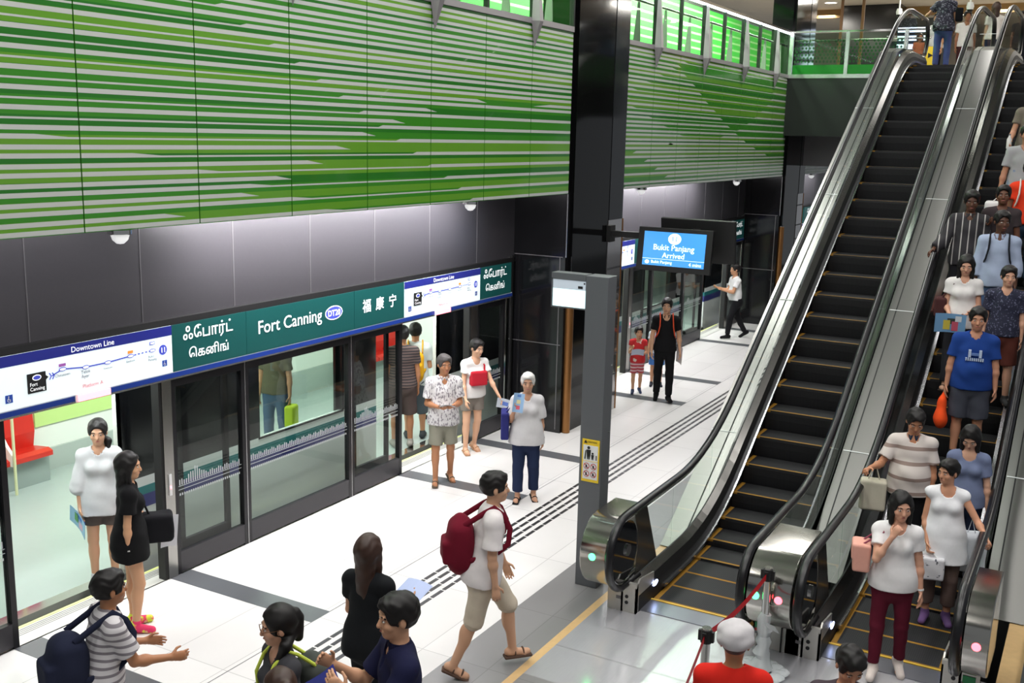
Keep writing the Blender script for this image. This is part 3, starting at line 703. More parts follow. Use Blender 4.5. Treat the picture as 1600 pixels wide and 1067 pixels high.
def escalator(yc, label, left_out, right_out):
    R = empty('escalator', label, 'escalator', (9.25, yc, 0)); hw = .49
    # steps
    s = MB()
    s.box((0, -hw, -.03), (.40, hw, 0), CLEAT); s.prism([(.0, -.03), (.015, -.12), (.05, -.26), (.09, -.26), (.09, -.03)], 1, -hw, hw, CLEAT)
    s.poly([(.006, -hw, .0008), (.04, -hw, .0008), (.04, hw, .0008), (.006, hw, .0008)], YELL)
    for a, b in ((-hw, -hw+.05), (hw-.05, hw)): s.poly([(.0, a, .001), (.4, a, .001), (.4, b, .001), (.0, b, .001)], YELL)
    s.box((-.003, hw-.07, -.02), (0, hw, 0), YELL)
    st = s.build('step', R); st.location = (0.02, 0, 0)
    for i in range(1, 33):
        x = 9.27+.4*i; c = st.copy(); C.objects.link(c); c.parent = R; c.location = (x-9.25, 0, nose(x+.1))
    m = MB(); m.box((8.96, yc-.5, -.02), (9.26, yc+.5, .008), mat('comb_plate', (150, 152, 160), .3, .8)); m.box((9.235, yc-.5, .0), (9.262, yc+.5, .014), mat('comb_yellow', (222, 180, 60), .4))
    B(m, 'comb_plate', R)
    m = MB(); solid(m, XS, yc-.7, yc+.7, -1.0, -.32, BLK, lambda x: max(nose(x), .0)); B(m, 'truss', R)
    for sg, out in ((1, left_out), (-1, right_out)):
        y = lambda d: yc+sg*d
        XK = [8.92]+XS
        m = MB(); strip(m, XK, (y(.497), -.3), (y(.497), .16), BLK); strip(m, XK, (y(.497), .16), (y(.53), .24), BLK); B(m, 'skirt', R)
        m = MB(); solid(m, [9.5]+XS[2:], y(.455), y(.497), .05, .085, mat('skirt_guard_steel', (206, 206, 210), .2, 1)); B(m, 'skirt_guard', R)
        m = MB(); strip(m, XK, (y(.53), .24), (y(.60), .29), INDK); strip(m, XK, (y(.60), .29), (y(.615), .29), BLK); B(m, 'inner_deck', R)
        # glass panes between deck and handrail
        xs = [x for x in XS if x >= 9.25]; k = 0
        cuts = [9.25, 10.05, 11.25, 13.5, 16.0, 18.5, 20.7, 22.9]
        for a, b in zip(cuts[:-1], cuts[1:]):
            g = MB(); xx = sorted(set([a+.006, b-.006]+[x for x in XS if a < x < b])); solid(g, xx, y(.612), y(.624), .26, .95, CLEAR); B(g, 'glass_panel', R)
        g = MB(); g.prism([(22.9, UZ+.26), (22.9, UZ+.95), (23.1, UZ+.96)]+[(23.1+.33*math.sin(a), UZ+NZ+.33*math.cos(a)) for a in [PI*i/10 for i in range(1, 10)]]+[(23.1, UZ+.3)], 1, y(.612), y(.624), CLEAR); B(g, 'glass_panel', R)
        h = MB(); h.tube([(x, y(.62), z) for x, z in rail_path()], .042, RUBBER, 12, True, .03); hr = B(h, 'handrail', R, True)
        h = MB(); h.tube([(x, y(.62), z) for x, z in [(NX+(px-NX)*.88, NZ+(pz-NZ)*.88) for px, pz in rail_path()[1:15]]+[(x, nose(x)+.945) for x in XS[1:-1]]], .014, CHROME, 8); B(h, 'rail_guide', R, True).parent = hr
        p = MB(); p.prism([(NX+.30*math.cos(a), NZ+.30*math.sin(a)) for a in [2*PI*i/24 for i in range(24)]], 1, y(.612), y(.628), NEWB); nd = B(p, 'newel_disc', R)
        p = MB(); p.prism([(9.05, .30), (9.62, .30), (9.30, .94), (9.0, .94), (9.08, .75), (9.1, .55)], 1, y(.607), y(.611), mat('newel_bracket_steel', (120, 118, 114), .2, .9)); B(p, 'newel_bracket', R)
        p = MB(); p.tube([(NX+.05, y(.632), NZ), (NX+.05, y(.596), NZ)], .06, CHROME, 14); B(p, 'newel_hub', R, True).parent = nd
        p = MB(); p.box((8.86, y(.50), 0), (8.90, y(.80), .30), LPLATE); p.prism([(8.86, 0), (9.3, 0), (9.3, .28), (8.95, .33), (8.86, .26)], 1, y(.50), y(.515), LPLATE); p.prism([(8.86, 0), (9.3, 0), (9.3, .30), (8.86, .30)], 1, y(.64), y(.66), LPLATE)
        for z in (.10, .16): p.tube([(8.855, y(.60), z), (8.862, y(.60), z)], .018, BLK, 10)
        p.box((8.856, y(.66), .12), (8.86, y(.71), .15), SEAM); B(p, 'front_plate', R)
        p = MB(); p.ball((9.33, y(.494), .15), (.07, .008, .028), LEDB, 12); B(p, 'skirt_light', R, True)
        # newel drum and outer deck
        if out:
            w0, w1, x1, led = out
            d = MB(); d.prism(newel_outline(.345, x1), 1, y(.665), y(w1), mat('drum_steel', (186, 183, 176), .13, 1)); B(d, 'newel_drum', R, True, .008)
            for kk, (yy, mt) in enumerate(led):
                e = MB(); e.ball((NX-.345, yc+sg*yy, NZ+.02), (.012, .035, .035), mt, 12); B(e, 'signal_light', R, True)
            dl = lambda x: max(0., min(UZ, .62*(x-11.1)))+.30
            xd = [10.62]+[11+.5*i for i in range(23)]+[22.4]
            m = MB(); strip(m, xd, (y(.632), -.0), (y(w0), -.0), mat('deck_steel', (146, 145, 142), .3, 1), lambda x: max(.012, min(UZ+.28, .62*(x-11.1)+.30))); strip(m, xd, (y(w0), -.0), (y(w0), -.75), INDK, lambda x: max(.012, min(UZ+.28, .62*(x-11.1)+.30)))
            strip(m, xd, (y(.72), .004), (y(.735), .004), BLK, lambda x: max(.012, min(UZ+.28, .62*(x-11.1)+.30)))
            for i in range(5):
                x = 12.2+2.2*i; z = .62*(x-11.1)+.305; m.poly([(x, y(.64), z), (x+.012, y(.64), z+.008), (x+.012, y(w0), z+.008), (x, y(w0), z)], WHITE)
            B(m, 'outer_deck', R)
    return R
eL = escalator(3.04, 'left escalator with empty dark steps, leading up behind the grey post', (.95, .93, 9.25, [(.80, LEDG)]), (1.03, 1.055, 9.45, [(.75, LEDG), (.95, LEDR)]))
eR = escalator(1.30, 'right escalator crowded with people riding down', None, (1.02, .86, 9.35, [(.77, LEDR)]))
m = MB(); m.box((8.86, 1.98, .0), (8.90, 2.36, .29), LPLATE); m.box((8.84, 2.13, .0), (8.862, 2.14, .29), BLK)
m.tube([(8.853, 2.42, .2), (8.862, 2.42, .2)], .028, YELL, 12); m.box((8.853, 2.29, .15), (8.86, 2.38, .24), mat('green_sticker', (40, 150, 90), .5)); m.box((8.852, 2.29, .15), (8.859, 2.38, .175), mat('red_sticker', (200, 50, 50), .5))
B(m, 'centre_plate', eL)
m = MB(); m.box((8.853, .53, .12), (8.86, .63, .21), mat('green_sticker')); m.box((8.852, .53, .12), (8.859, .63, .145), mat('red_sticker'))
B(m, 'control_label', eR)
m = MB(); m.box((9.15, .772, .12), (9.35, .785, .21), WHITE); m.box((9.15, .771, .18), (9.35, .786, .24), mat('red_sticker')); B(m, 'sticker', eR)
# marble kerb and steel side right of the escalators
m = MB(); m.box((7.3, .08, 0), (23, .15, .5), STEEL)
struct(m.build('trim_escalator_side'))

# ------------------------------------------------------------------ grey post with sign and monitor
o = empty('grey_post', 'tall grey post with yellow caution sign standing beside the left escalator', 'post', (9.18, 4.23, 0))
m = MB(); m.box((0, -.12, 0), (.2, .12, 3.18), POSTG); bevel(m.build('column', o), .006)
m = MB(); m.box((-.004, .12, 3.12), (.14, .49, 3.185), POSTG); m.box((-.004, .475, 2.84), (.14, .49, 3.13), POSTG); m.box((.0, .12, 2.84), (.14, .475, 2.855), POSTG); m.box((.08, .12, 2.85), (.14, .48, 3.13), POSTG); m.build('monitor_housing', o)
m = MB(); m.box((0.0, .122, 2.855), (.08, .475, 3.03), mat('monitor_white', (206, 240, 244), .3, emit=1.1)); m.box((0.0, .122, 3.03), (.08, .475, 3.12), mat('monitor_grey', (176, 186, 196), .3, emit=.5)); m.box((-.003, .15, 3.045), (0, .2, 3.07), BLK); m.box((-.003, .125, 3.09), (0, .14, 3.105), BLK); m.build('monitor_screen', o)
m = MB()
for z in (1.62, 2.3, .15): m.ball((.15, -.122, z), (.012, .006, .012), CHROME, 8)
m.build('screw', o)
o = empty('caution_sign', 'yellow and white caution sign with figures on the grey post', 'sign', (9.176, 4.225, 1.33))
m = MB(); YS = mat('sign_yellow', (240, 204, 40), .4); m.box((-.004, -.095, -.215), (0.003, .095, .225), YS); bevel(m.build('board', o), .003)
m = MB(); m.box((-.006, -.08, -.185), (-.003, .08, .165), WHITE); m.box((-.008, -.08, -.0), (-.003, .08, .004), YS); m.build('white_field', o)
text('CAUTION', BLK, 'screen', (9.170, 4.21, 1.53), width=.10, parent=o, name='caution_lettering', bold=.02)
m = MB(); X = -.009
def pq(pts, mt): m.poly([(X, -a, b) for a, b in pts], mt)
pq([(-.075, .185), (-.035, .185), (-.055, .218)], BLK)
def circ(cy, cz, r, mt, x=-.009, n=14): m.poly([(x, -(cy+r*math.cos(2*PI*i/n)), cz+r*math.sin(2*PI*i/n)) for i in range(n)], mt)
circ(-.02, .14, .016, BLK); pq([(-.045, .12), (.005, .12), (0, .06), (-.008, .02), (-.018, .02), (-.02, .055), (-.024, .02), (-.034, .02), (-.038, .06)], BLK); pq([(-.065, .02), (-.052, .02), (-.045, .11), (-.056, .11)], BLK)
circ(.025, .085, .011, BLK); pq([(.01, .072), (.04, .072), (.035, .04), (.034, .02), (.026, .02), (.025, .035), (.022, .02), (.015, .02)], BLK); pq([(.06, .02), (.07, .02), (.07, .07), (.06, .07)], BLK)
RD = mat('sign_red', (190, 40, 40), .5)
for cy in (-.038, .038):
    for cz in (-.05, -.13):
        circ(cy, cz, .033, RD); circ(cy, cz, .026, WHITE, -.0105); circ(cy, cz+.008, .008, BLK, -.012); X = -.012; pq([(cy-.012, cz-.016), (cy+.012, cz-.016), (cy+.006, cz+.004), (cy-.006, cz+.004)], BLK); pq([(cy-.024, cz+.018), (cy-.018, cz+.024), (cy+.024, cz-.018), (cy+.018, cz-.024)], RD); X = -.009
m.build('pictogram', o)

# ------------------------------------------------------------------ hanging screens on the pier
o = empty('screen_arm', 'black arm on the black pier carrying the two hanging screens', 'arm', (15.45, 6.9, 2.98))
MB().box((-.05, -1.5, -.03), (.05, .06, .06), BLK).build('beam', o)
MB().box((-.1, -.02, -.12), (.1, .045, .14), BLK).build('wall_plate', o)
def screen(x, y, z, tilt, label, lit):
    o = empty('hanging_screen', label, 'screen', (x, y, z)); o.rotation_euler = (0, tilt, 0)
    m = MB(); m.box((0, -.60, -.335), (.07, .60, .335), BLK); m.box((.07, -.4, -.22), (.12, .4, .22), BLK); bevel(m.build('casing', o), .008)
    MB().box((.05, -.06, .10), (15.5-x if lit else -.12, .06, .2), BLK).build('mounting_bracket', o)
    if lit:
        MB().box((-.004, -.5, -.25), (0.0, .5, .27), mat('screen_blue', (64, 142, 214), .25, emit=.95)).build('display', o)
        WH = mat('screen_white', (240, 250, 255), .4, emit=1.2)
        m = MB(); m.poly([(-.006, .16*0+.105*math.cos(2*PI*i/20), .17+.085*math.sin(2*PI*i/20)) for i in range(20)], WH); m.box((-.006, -.5, -.15), (-.004, .5, -.145), WH)
        m.poly([(-.006, .42+.035*math.cos(2*PI*i/12), -.2+.03*math.sin(2*PI*i/12)) for i in range(12)], WH); m.build('display_graphic', o)
        def tx(s, yy, zz, mt=WH, **k):
            t = text(s, mt, 'screen', (0, 0, 0), name='display_lettering', bold=.006, **k); t.parent = o; t.location = (-.009, yy, zz)
        tx('11', 0, .17, mat('screen_blue'), height=.08); tx('Bukit Panjang', 0, .02, width=.66); tx('Arrived', 0, -.085, width=.36); tx('Bukit Panjang', .18, -.2, width=.34); tx('4 mins', -.36, -.2, width=.2)
    return o
screen(15.25, 5.76, 2.82, .12, 'hanging screen with lit blue display facing the camera, front of the pair', True)
screen(15.62, 5.52, 2.95, -.16, 'black back of the rear hanging screen, behind the blue display', False)

# ------------------------------------------------------------------ belt posts
def stanchion(x, y, label, base=True):
    o = empty('belt_post', label, 'post', (x, y, 0))
    MB().lathe([(.001, .03), (.14, .02), (.17, .006), (.17, 0)], (0, 0, 0), CHROME, 24).build('base', o, True)
    MB().tube([(0, 0, .02), (0, 0, .88)], .032, CHROME, 14).build('pole', o, True)
    m = MB(); m.tube([(0, 0, .86), (0, 0, .96)], .042, BLK, 14); m.tube([(0, 0, .96), (0, 0, .975)], .034, CHROME, 14)
    for a in range(4): m.box((math.cos(a*PI/2)*.045-.014, math.sin(a*PI/2)*.045-.014, .87), (math.cos(a*PI/2)*.045+.014, math.sin(a*PI/2)*.045+.014, .95), BLK)
    m.build('belt_head', o, True)
stanchion(7.02, 2.24, 'chrome belt post standing behind the man in the grey cap')
stanchion(8.37, 2.17, 'chrome belt post wrapped in clear plastic in front of the centre newel')
stanchion(5.1, 1.95, 'chrome belt post out of sight below the red belt')
BELT = mat('red_belt', (206, 20, 34), .5)
def belt(a, b, label):
    m = MB(); n = 10; P = []
    for i in range(n+1):
        t = i/n; P.append((a[0]+(b[0]-a[0])*t, a[1]+(b[1]-a[1])*t, a[2]+(b[2]-a[2])*t-.05*math.sin(PI*t)))
    for p, q in zip(P[:-1], P[1:]):
        m.prism([(0, 0)], 0, 0, 0, BELT) if 0 else None
        for dy in (.002, -.002): m.poly([(p[0], p[1]+dy, p[2]-.025), (q[0], q[1]+dy, q[2]-.025), (q[0], q[1]+dy, q[2]+.025), (p[0], p[1]+dy, p[2]+.025)], BELT)
    tag(m.build('queue_belt', None, False, a), label, 'belt')
belt((7.06, 2.24, .91), (8.32, 2.17, .91), 'red belt stretched between the two chrome belt posts before the left escalator')
belt((5.1, 1.95, .91), (6.98, 2.24, .91), 'red belt running from the near belt post down behind the red shirt')
WRAP = mat('clear_plastic_wrap', (226, 232, 234), .15); b = WRAP.node_tree.nodes['Principled BSDF']; b.inputs['Alpha'].default_value = .42
m = MB(); rr = random.Random(3)
m.tube([(8.37+rr.uniform(-.01, .01), 2.17+rr.uniform(-.01, .01), .06+i*.05) for i in range(11)], [.10, .085, .06, .075, .052, .07, .05, .068, .055, .06, .045], WRAP, 12, True)
for i in range(16):
    a = 2*PI*i/16+rr.uniform(-.1, .1); r0 = .19+rr.uniform(-.02, .03)
    m.ball((8.37+math.cos(a)*r0*.8, 2.17+math.sin(a)*r0*.8, .03+rr.uniform(0, .02)), (.075, .075, .022), WRAP, 8)
m.poly([(8.32, 2.2, .52), (8.29, 2.06, .50), (8.30, 2.02, .44), (8.32, 2.13, .46)], WRAP)
tag(m.build('plastic_wrap', None, True, (8.37, 2.17, 0)), 'crumpled clear plastic wrapped around the base of the far belt post', 'plastic wrap')

# ------------------------------------------------------------------ people: one smooth surface per body and per garment, grown from rounded cones
V3 = lambda *a: np.array(a, dtype=float)
def nrm(v): v = np.array(v, dtype=float); return v/(np.linalg.norm(v)+1e-9)
def cone(a, b, ra, rb, flat=None, clip=()): return dict(t='c', a=np.array(a, float), b=np.array(b, float), ra=ra, rb=rb, flat=flat, clip=clip)
def ell(c, r, R=None, clip=()): return dict(t='e', c=np.array(c, float), r=np.array(r, float), R=np.eye(3) if R is None else np.array(R), clip=clip)
def rbox(c, h, rad, R=None): return dict(t='b', c=np.array(c, float), h=np.array(h, float), rad=rad, R=np.eye(3) if R is None else np.array(R), clip=())
def pb(p):
    if p['t'] == 'c': r = max(p['ra'], p['rb']); return np.minimum(p['a'], p['b'])-r, np.maximum(p['a'], p['b'])+r
    if p['t'] == 'e': r = p['r'].max(); return p['c']-r, p['c']+r
    r = np.linalg.norm(p['h'])+p['rad']; return p['c']-r, p['c']+r
def pd(p, X, Y, Z):
    if p['t'] == 'c':
        a, b = p['a'], p['b']; ba = b-a; L = ba@ba+1e-12
        dx, dy, dz = X-a[0], Y-a[1], Z-a[2]
        h = np.clip((dx*ba[0]+dy*ba[1]+dz*ba[2])/L, 0, 1)
        dx = dx-h*ba[0]; dy = dy-h*ba[1]; dz = dz-h*ba[2]
        if p['flat'] is not None:
            n, f = p['flat']; q = (dx*n[0]+dy*n[1]+dz*n[2])*(f-1); dx = dx+q*n[0]; dy = dy+q*n[1]; dz = dz+q*n[2]
        d = np.sqrt(dx*dx+dy*dy+dz*dz)-(p['ra']+(p['rb']-p['ra'])*h)
    else:
        c, R = p['c'], p['R']; dx, dy, dz = X-c[0], Y-c[1], Z-c[2]
        q = [R[i][0]*dx+R[i][1]*dy+R[i][2]*dz for i in range(3)]
        if p['t'] == 'e':
            r = p['r']; k0 = np.sqrt((q[0]/r[0])**2+(q[1]/r[1])**2+(q[2]/r[2])**2)
            d = (k0-1)*r.min()*.6+(k0-1)*r.mean()*.4
        else:
            e = [np.abs(q[i])-p['h'][i] for i in range(3)]
            d = np.sqrt(np.maximum(e[0], 0)**2+np.maximum(e[1], 0)**2+np.maximum(e[2], 0)**2)+np.minimum(np.maximum(np.maximum(e[0], e[1]), e[2]), 0)-p['rad']
    for pt, n in p['clip']: d = np.maximum(d, (X-pt[0])*n[0]+(Y-pt[1])*n[1]+(Z-pt[2])*n[2])
    return d
def grow(ops, v):
    """surface nets over a smooth union of primitives -> verts, quads"""
    lo = np.full(3, 9e9); hi = -lo
    for o in ops:
        if o[0] == 'u': a, b = pb(o[1]); lo = np.minimum(lo, a); hi = np.maximum(hi, b)
    lo -= 3*v; hi += 3*v
    n = np.ceil((hi-lo)/v).astype(int)+1
    ax = [(lo[i]+v*np.arange(n[i])).astype(np.float32) for i in range(3)]
    F = np.full(n, .2, np.float32)
    for o in ops:
        if o[0] in 'us':
            k = o[2]; a, b = pb(o[1]); m = k+2.5*v
            i0 = np.clip(((a-m-lo)/v).astype(int), 0, n-1); i1 = np.clip(((b+m-lo)/v).astype(int)+2, 1, n)
            sl = tuple(slice(i0[i], i1[i]) for i in range(3))
            if min(i1-i0) < 1: continue
            d = pd(o[1], ax[0][sl[0]][:, None, None], ax[1][sl[1]][None, :, None], ax[2][sl[2]][None, None, :])
            g = F[sl]
            if o[0] == 'u': h = np.maximum(k-np.abs(g-d), 0)/max(k, 1e-6); F[sl] = np.minimum(g, d)-h*h*k*.25
            else: F[sl] = np.maximum(g, -d)
        elif o[0] == 'p':
            pt, nn = o[1], o[2]
            F = np.maximum(F, ((ax[0]-pt[0])*nn[0])[:, None, None]+((ax[1]-pt[1])*nn[1])[None, :, None]+((ax[2]-pt[2])*nn[2])[None, None, :]).astype(np.float32)
        elif o[0] == 'n':
            am, fr, ph = o[1:]; X, Y, Z = ax[0][:, None, None], ax[1][None, :, None], ax[2][None, None, :]
            F = F+(am*(np.sin(fr*(Z+.6*Y)+ph+2*np.sin(fr*.5*X+ph))*.6+np.sin(fr*.7*(Y*1.3-Z*.7+X)+2*ph)*.4)).astype(np.float32)
    S = F < 0; A = np.zeros(np.array(F.shape)-1, np.int8)
    cs = [(i, j, k) for i in (0, 1) for j in (0, 1) for k in (0, 1)]
    nx, ny, nz = F.shape; sh = lambda M, c: M[c[0]:nx-1+c[0], c[1]:ny-1+c[1], c[2]:nz-1+c[2]]
    for c in cs: A += sh(S, c)
    I = np.argwhere((A > 0) & (A < 8))
    if len(I) == 0: return np.zeros((0, 3)), np.zeros((0, 4), int)
    pos = np.zeros((len(I), 3)); cnt = np.zeros(len(I)); val = {c: F[I[:, 0]+c[0], I[:, 1]+c[1], I[:, 2]+c[2]] for c in cs}
    for c in cs:
        for d in range(3):
            if c[d]: continue
            e = list(c); e[d] = 1; e = tuple(e); f0, f1 = val[c], val[e]; mk = (f0 < 0) != (f1 < 0)
            t = np.where(mk, f0/np.where(mk, f0-f1, 1), 0); q = np.array(c, float)[None, :].repeat(len(I), 0); q[:, d] += t
            pos += q*mk[:, None]; cnt += mk
    Vv = lo+v*(I+pos/cnt[:, None])
    idx = np.full(A.shape, -1, np.int32); idx[I[:, 0], I[:, 1], I[:, 2]] = np.arange(len(I)); quads = []
    for d in range(3):
        u, w_ = (d+1) % 3, (d+2) % 3
        a = [slice(None)]*3; b = [slice(None)]*3; a[d] = slice(0, -1); b[d] = slice(1, None)
        S0, S1 = S[tuple(a)], S[tuple(b)]; E = np.argwhere(S0 != S1)
        E = E[(E[:, u] > 0) & (E[:, w_] > 0) & (E[:, u] < A.shape[u]) & (E[:, w_] < A.shape[w_])]
        ins = S0[E[:, 0], E[:, 1], E[:, 2]]; Q = []
        for du, dw in ((-1, -1), (0, -1), (0, 0), (-1, 0)):
            g = E.copy(); g[:, u] += du; g[:, w_] += dw; Q.append(idx[g[:, 0], g[:, 1], g[:, 2]])
        Q = np.array(Q).T; Q[~ins] = Q[~ins][:, ::-1]; quads.append(Q)
    Q = np.concatenate(quads); Q = Q[(Q >= 0).all(1)]
    return Vv, Q
def grown(name, ops, v, mt, parent=None, org=None):
    P, Q = grow(ops, v)
    if org is not None: P = P-np.array(org)
    me = bpy.data.meshes.new(name); me.vertices.add(len(P)); me.vertices.foreach_set('co', P.astype(np.float32).ravel())
    me.loops.add(4*len(Q)); me.loops.foreach_set('vertex_index', Q.astype(np.int32).ravel())
    me.polygons.add(len(Q)); me.polygons.foreach_set('loop_start', np.arange(0, 4*len(Q), 4, dtype=np.int32)); me.polygons.foreach_set('loop_total', np.full(len(Q), 4, np.int32))
    me.polygons.foreach_set('use_smooth', np.ones(len(Q), bool)); me.update(calc_edges=True)
    me.materials.append(mt); o = bpy.data.objects.new(name, me); C.objects.link(o)
    if parent is not None: o.parent = parent
    return o
def skin(rgb): return mat('skin_%d_%d_%d' % rgb, rgb, .5, spec=.35)
def cloth(rgb): return mat('cloth_%d_%d_%d' % rgb, rgb, .9, spec=.2, noise=.05, nscale=35)
HAIRK = mat('black_hair', (17, 14, 13), .5, spec=.35, noise=.25, nscale=40, stretch=(1, 1, .15)); HAIRB = mat('brown_hair', (52, 30, 20), .5, noise=.25, nscale=40, stretch=(1, 1, .15))
HAIRG = mat('white_hair', (206, 204, 200), .6, noise=.1, nscale=40); HAIRD = mat('greying_hair', (66, 62, 60), .6, noise=.3, nscale=40)
EYEW = mat('eye_white', (225, 222, 216), .3); EYEK = mat('eye_dark', (24, 16, 14), .2); LIP = mat('lips', (166, 92, 84), .5)
TAN = (176, 122, 88); FAIR = (214, 168, 138); MID = (196, 146, 112); DEEP = (92, 60, 46)
HANG = ((.02, .14, -1), (.14, .05, -1)); STAND = ((.02, .05, -1), (-.02, .02, -1))
def person(label, X, Y, Z, yaw, h, female=False, fat=1.0, sk=MID, hair=('short', HAIRK), head=(0, 0), lean=(0, 0), L=HANG, R=HANG, curl=(.35, .35), thumb=((1, 0, .2), (1, 0, .2)),
           legL=STAND, legR=STAND, top=None, bottom=None, feet=('shoe', (40, 40, 44)), v=None, face=True, group=None, child=False):
    root = empty('person', label, 'person', (X, Y, Z), math.radians(yaw), group)
    s = h/1.70; dist = math.sqrt(X*X+Y*Y+(4.5-Z-1.2)**2)
    if v is None: v = min(.016, max(.0062, dist*.00085))
    fw, lf, up = V3(1, 0, 0), V3(0, 1, 0), V3(0, 0, 1); S = lambda *a: [q*s for q in a]
    sw = (.150 if female else .172)*s*(.95+.05*fat); hw = .085*s
    # legs decide the pelvis height
    tl, sl = .425*s, .405*s; legs = []; low = 0
    for sg, (th, sh) in ((1, legL), (-1, legR)):
        hip = V3(0, sg*hw, -.03*s); k = hip+nrm((th[0], sg*th[1], th[2]))*tl; a = k+nrm((sh[0], sg*sh[1], sh[2]))*sl
        sd = nrm((sh[0], sg*sh[1], sh[2])); ff = nrm((1, sg*.18, min(0, sd[0]*1.15)))
        toe = a+ff*.13*s-V3(0, 0, .075*s); low = min(low, a[2]-.078*s, toe[2] if ff[2] < -.1 else 0); legs.append([sg, hip, k, a, ff])
    zp = -low; Pv = V3(0, 0, zp)
    for l in legs:
        for i in (1, 2, 3): l[i] = l[i]+Pv
    sp = nrm((math.sin(math.radians(lean[0])), math.sin(math.radians(lean[1])), 1)); fp = nrm(fw-sp*(fw@sp))
    nb = Pv+sp*.50*s; hy, hp = math.radians(head[0]), math.radians(head[1])
    hf = V3(math.cos(hp)*math.cos(hy), math.cos(hp)*math.sin(hy), -math.sin(hp)); hl = V3(-math.sin(hy), math.cos(hy), 0); hu = np.cross(hf, hl)
    hs = s*(1.30 if child else 1.06); HC = nb+nrm(sp+V3(0, 0, 1)*.8+hf*.25-fw*.05)*.146*s+hu*.035*hs
    HR = np.array([hf, hl, hu]); H = lambda a, b, c: HC+(hf*a+hl*b+hu*c)*hs
    arms = []
    for sg, (ua, fa), cu_, tb in ((1, L, curl[0], thumb[0]), (-1, R, curl[1], thumb[1])):
        shd = nb-sp*.055*s+lf*sg*sw; e = shd+nrm((ua[0], sg*ua[1], ua[2]))*.285*s; wv = nrm((fa[0], sg*fa[1], fa[2])); wr = e+wv*.245*s
        arms.append((sg, shd, e, wr, wv, cu_, V3(tb[0], sg*tb[1], tb[2])))
    waist, chest = (.124, .138) if female else (.140, .156); hipr = .172 if female else .160
    waist *= fat; chest *= .5+.5*fat; hipr *= .4+.6*fat
    def torso(e):
        fl = (fp, 1.5)
        q = [cone(Pv-sp*.03*s, Pv+sp*.15*s, hipr*s+e, waist*s+e, (fp, 1.4)), cone(Pv+sp*.15*s, Pv+sp*.32*s, waist*s+e, chest*s+e, fl), cone(arms[0][1], arms[1][1], .050*s+e*.5, .050*s+e*.5),
             cone(nb-sp*.015*s, arms[0][1], .050*s+e*.5, .044*s+e*.5), cone(nb-sp*.015*s, arms[1][1], .050*s+e*.5, .044*s+e*.5)]
        if fat > 1.1 and not female: q.append(ell(Pv+sp*.12*s+fp*.05*s, (.13*s*fat*.8+e, .14*s*fat*.85+e, .13*s+e)))
        if female and not child: q += [ell(Pv+sp*.325*s+fp*.075*s+lf*b*.065*s, (.05*s+e*.7,)*3) for b in (1, -1)]
        return q
    def seat_(e): return [ell(Pv-sp*.06*s-fp*.045*s+lf*b*.065*s, (.095*s+e, .09*s+e, .10*s+e)) for b in (1, -1)]
    body = [('u', q, .05*s) for q in torso(0)]+[('u', q, .05*s) for q in seat_(0)]
    body.append(('u', cone(nb-sp*.03*s, H(-.012, 0, -.03), .053*s, .05*s), .03*s))
    for sg, hip, k, a, ff in legs:
        body += [('u', cone(hip, k, .082*s*(.6+.4*fat), .054*s), .04*s), ('u', cone(k, a, .052*s, .036*s), .02*s), ('u', ell(k*.68+a*.32-fw*.016*s, (.05*s, .05*s, .10*s)), .03*s)]
        fz = np.cross(ff, nrm(np.cross(up, ff))); sole = a-fz*.072*s
        body += [('u', cone(a-ff*.035*s-fz*.035*s, a+ff*.135*s-fz*.052*s, .036*s, .030*s, None, [(sole, -fz)]), .02*s), ('u', cone(a+ff*.10*s-fz*.055*s-np.cross(fz, ff)*.02*s, a+ff*.15*s-fz*.06*s+np.cross(fz, ff)*.015*s, .022*s, .02*s, None, [(sole, -fz)]), .015*s)]
    for sg, shd, e, wr, wv, cu_, tb in arms:
        ar = .9 if female else 1.0
        body += [('u', cone(shd, e, .047*s*ar, .038*s*ar), .03*s), ('u', cone(e, wr, .037*s*ar, .025*s*ar), .015*s), ('u', ell(e*.72+wr*.28, (.040*s*ar,)*3), .03*s)]
        t = nrm(tb-wv*(tb@wv)); n = np.cross(wv, t)*sg; fr = max(.0085*s, .72*v)
        body.append(('u', cone(wr+wv*.02*s, wr+wv*.078*s, .030*s, .038*s, (n, 2.1)), .015*s))
        for off, ln in ((.027, .068), (.009, .078), (-.009, .072), (-.027, .056)):
            b0 = wr+wv*.085*s+t*off*s; d1 = nrm(wv*math.cos(cu_)+n*math.sin(cu_)+t*off*2.5); d2 = nrm(wv*math.cos(2.1*cu_)+n*math.sin(2.1*cu_)+t*off*1.5); b1 = b0+d1*ln*.5*s
            body += [('u', cone(b0, b1, fr*1.08, fr), .004), ('u', cone(b1, b1+d2*ln*.5*s, fr, fr*.88), .004)]
        t0 = wr+wv*.022*s+t*.024*s; t1 = t0+nrm(wv*.7+t*.75+n*.35)*.045*s
        body += [('u', cone(t0, t1, fr*1.35, fr*1.15), .008), ('u', cone(t1, t1+nrm(wv*.95+t*.2+n*.45)*.034*s, fr*1.15, fr*.95), .003)]
    # head: skull, jaw, nose, brow, cheeks, ears
    body += [('u', ell(H(-.012, 0, .022), np.array((.095, .074, .094))*hs, HR), .02*s), ('u', ell(H(.022, 0, -.045), np.array((.064, .056, .072))*hs, HR), .03*s), ('u', ell(H(.055, 0, -.088), np.array((.028, .03, .022))*hs, HR), .02*s),
             ('u', cone(H(.083, 0, .004), H(.098, 0, -.030), .010*hs, .0145*hs), .012*s), ('u', cone(H(.074, -.035, .024), H(.074, .035, .024), .014*hs, .014*hs), .012*s), ('u', cone(H(.080, -.017, -.062), H(.080, .017, -.062), .010*hs, .010*hs), .012*s)]
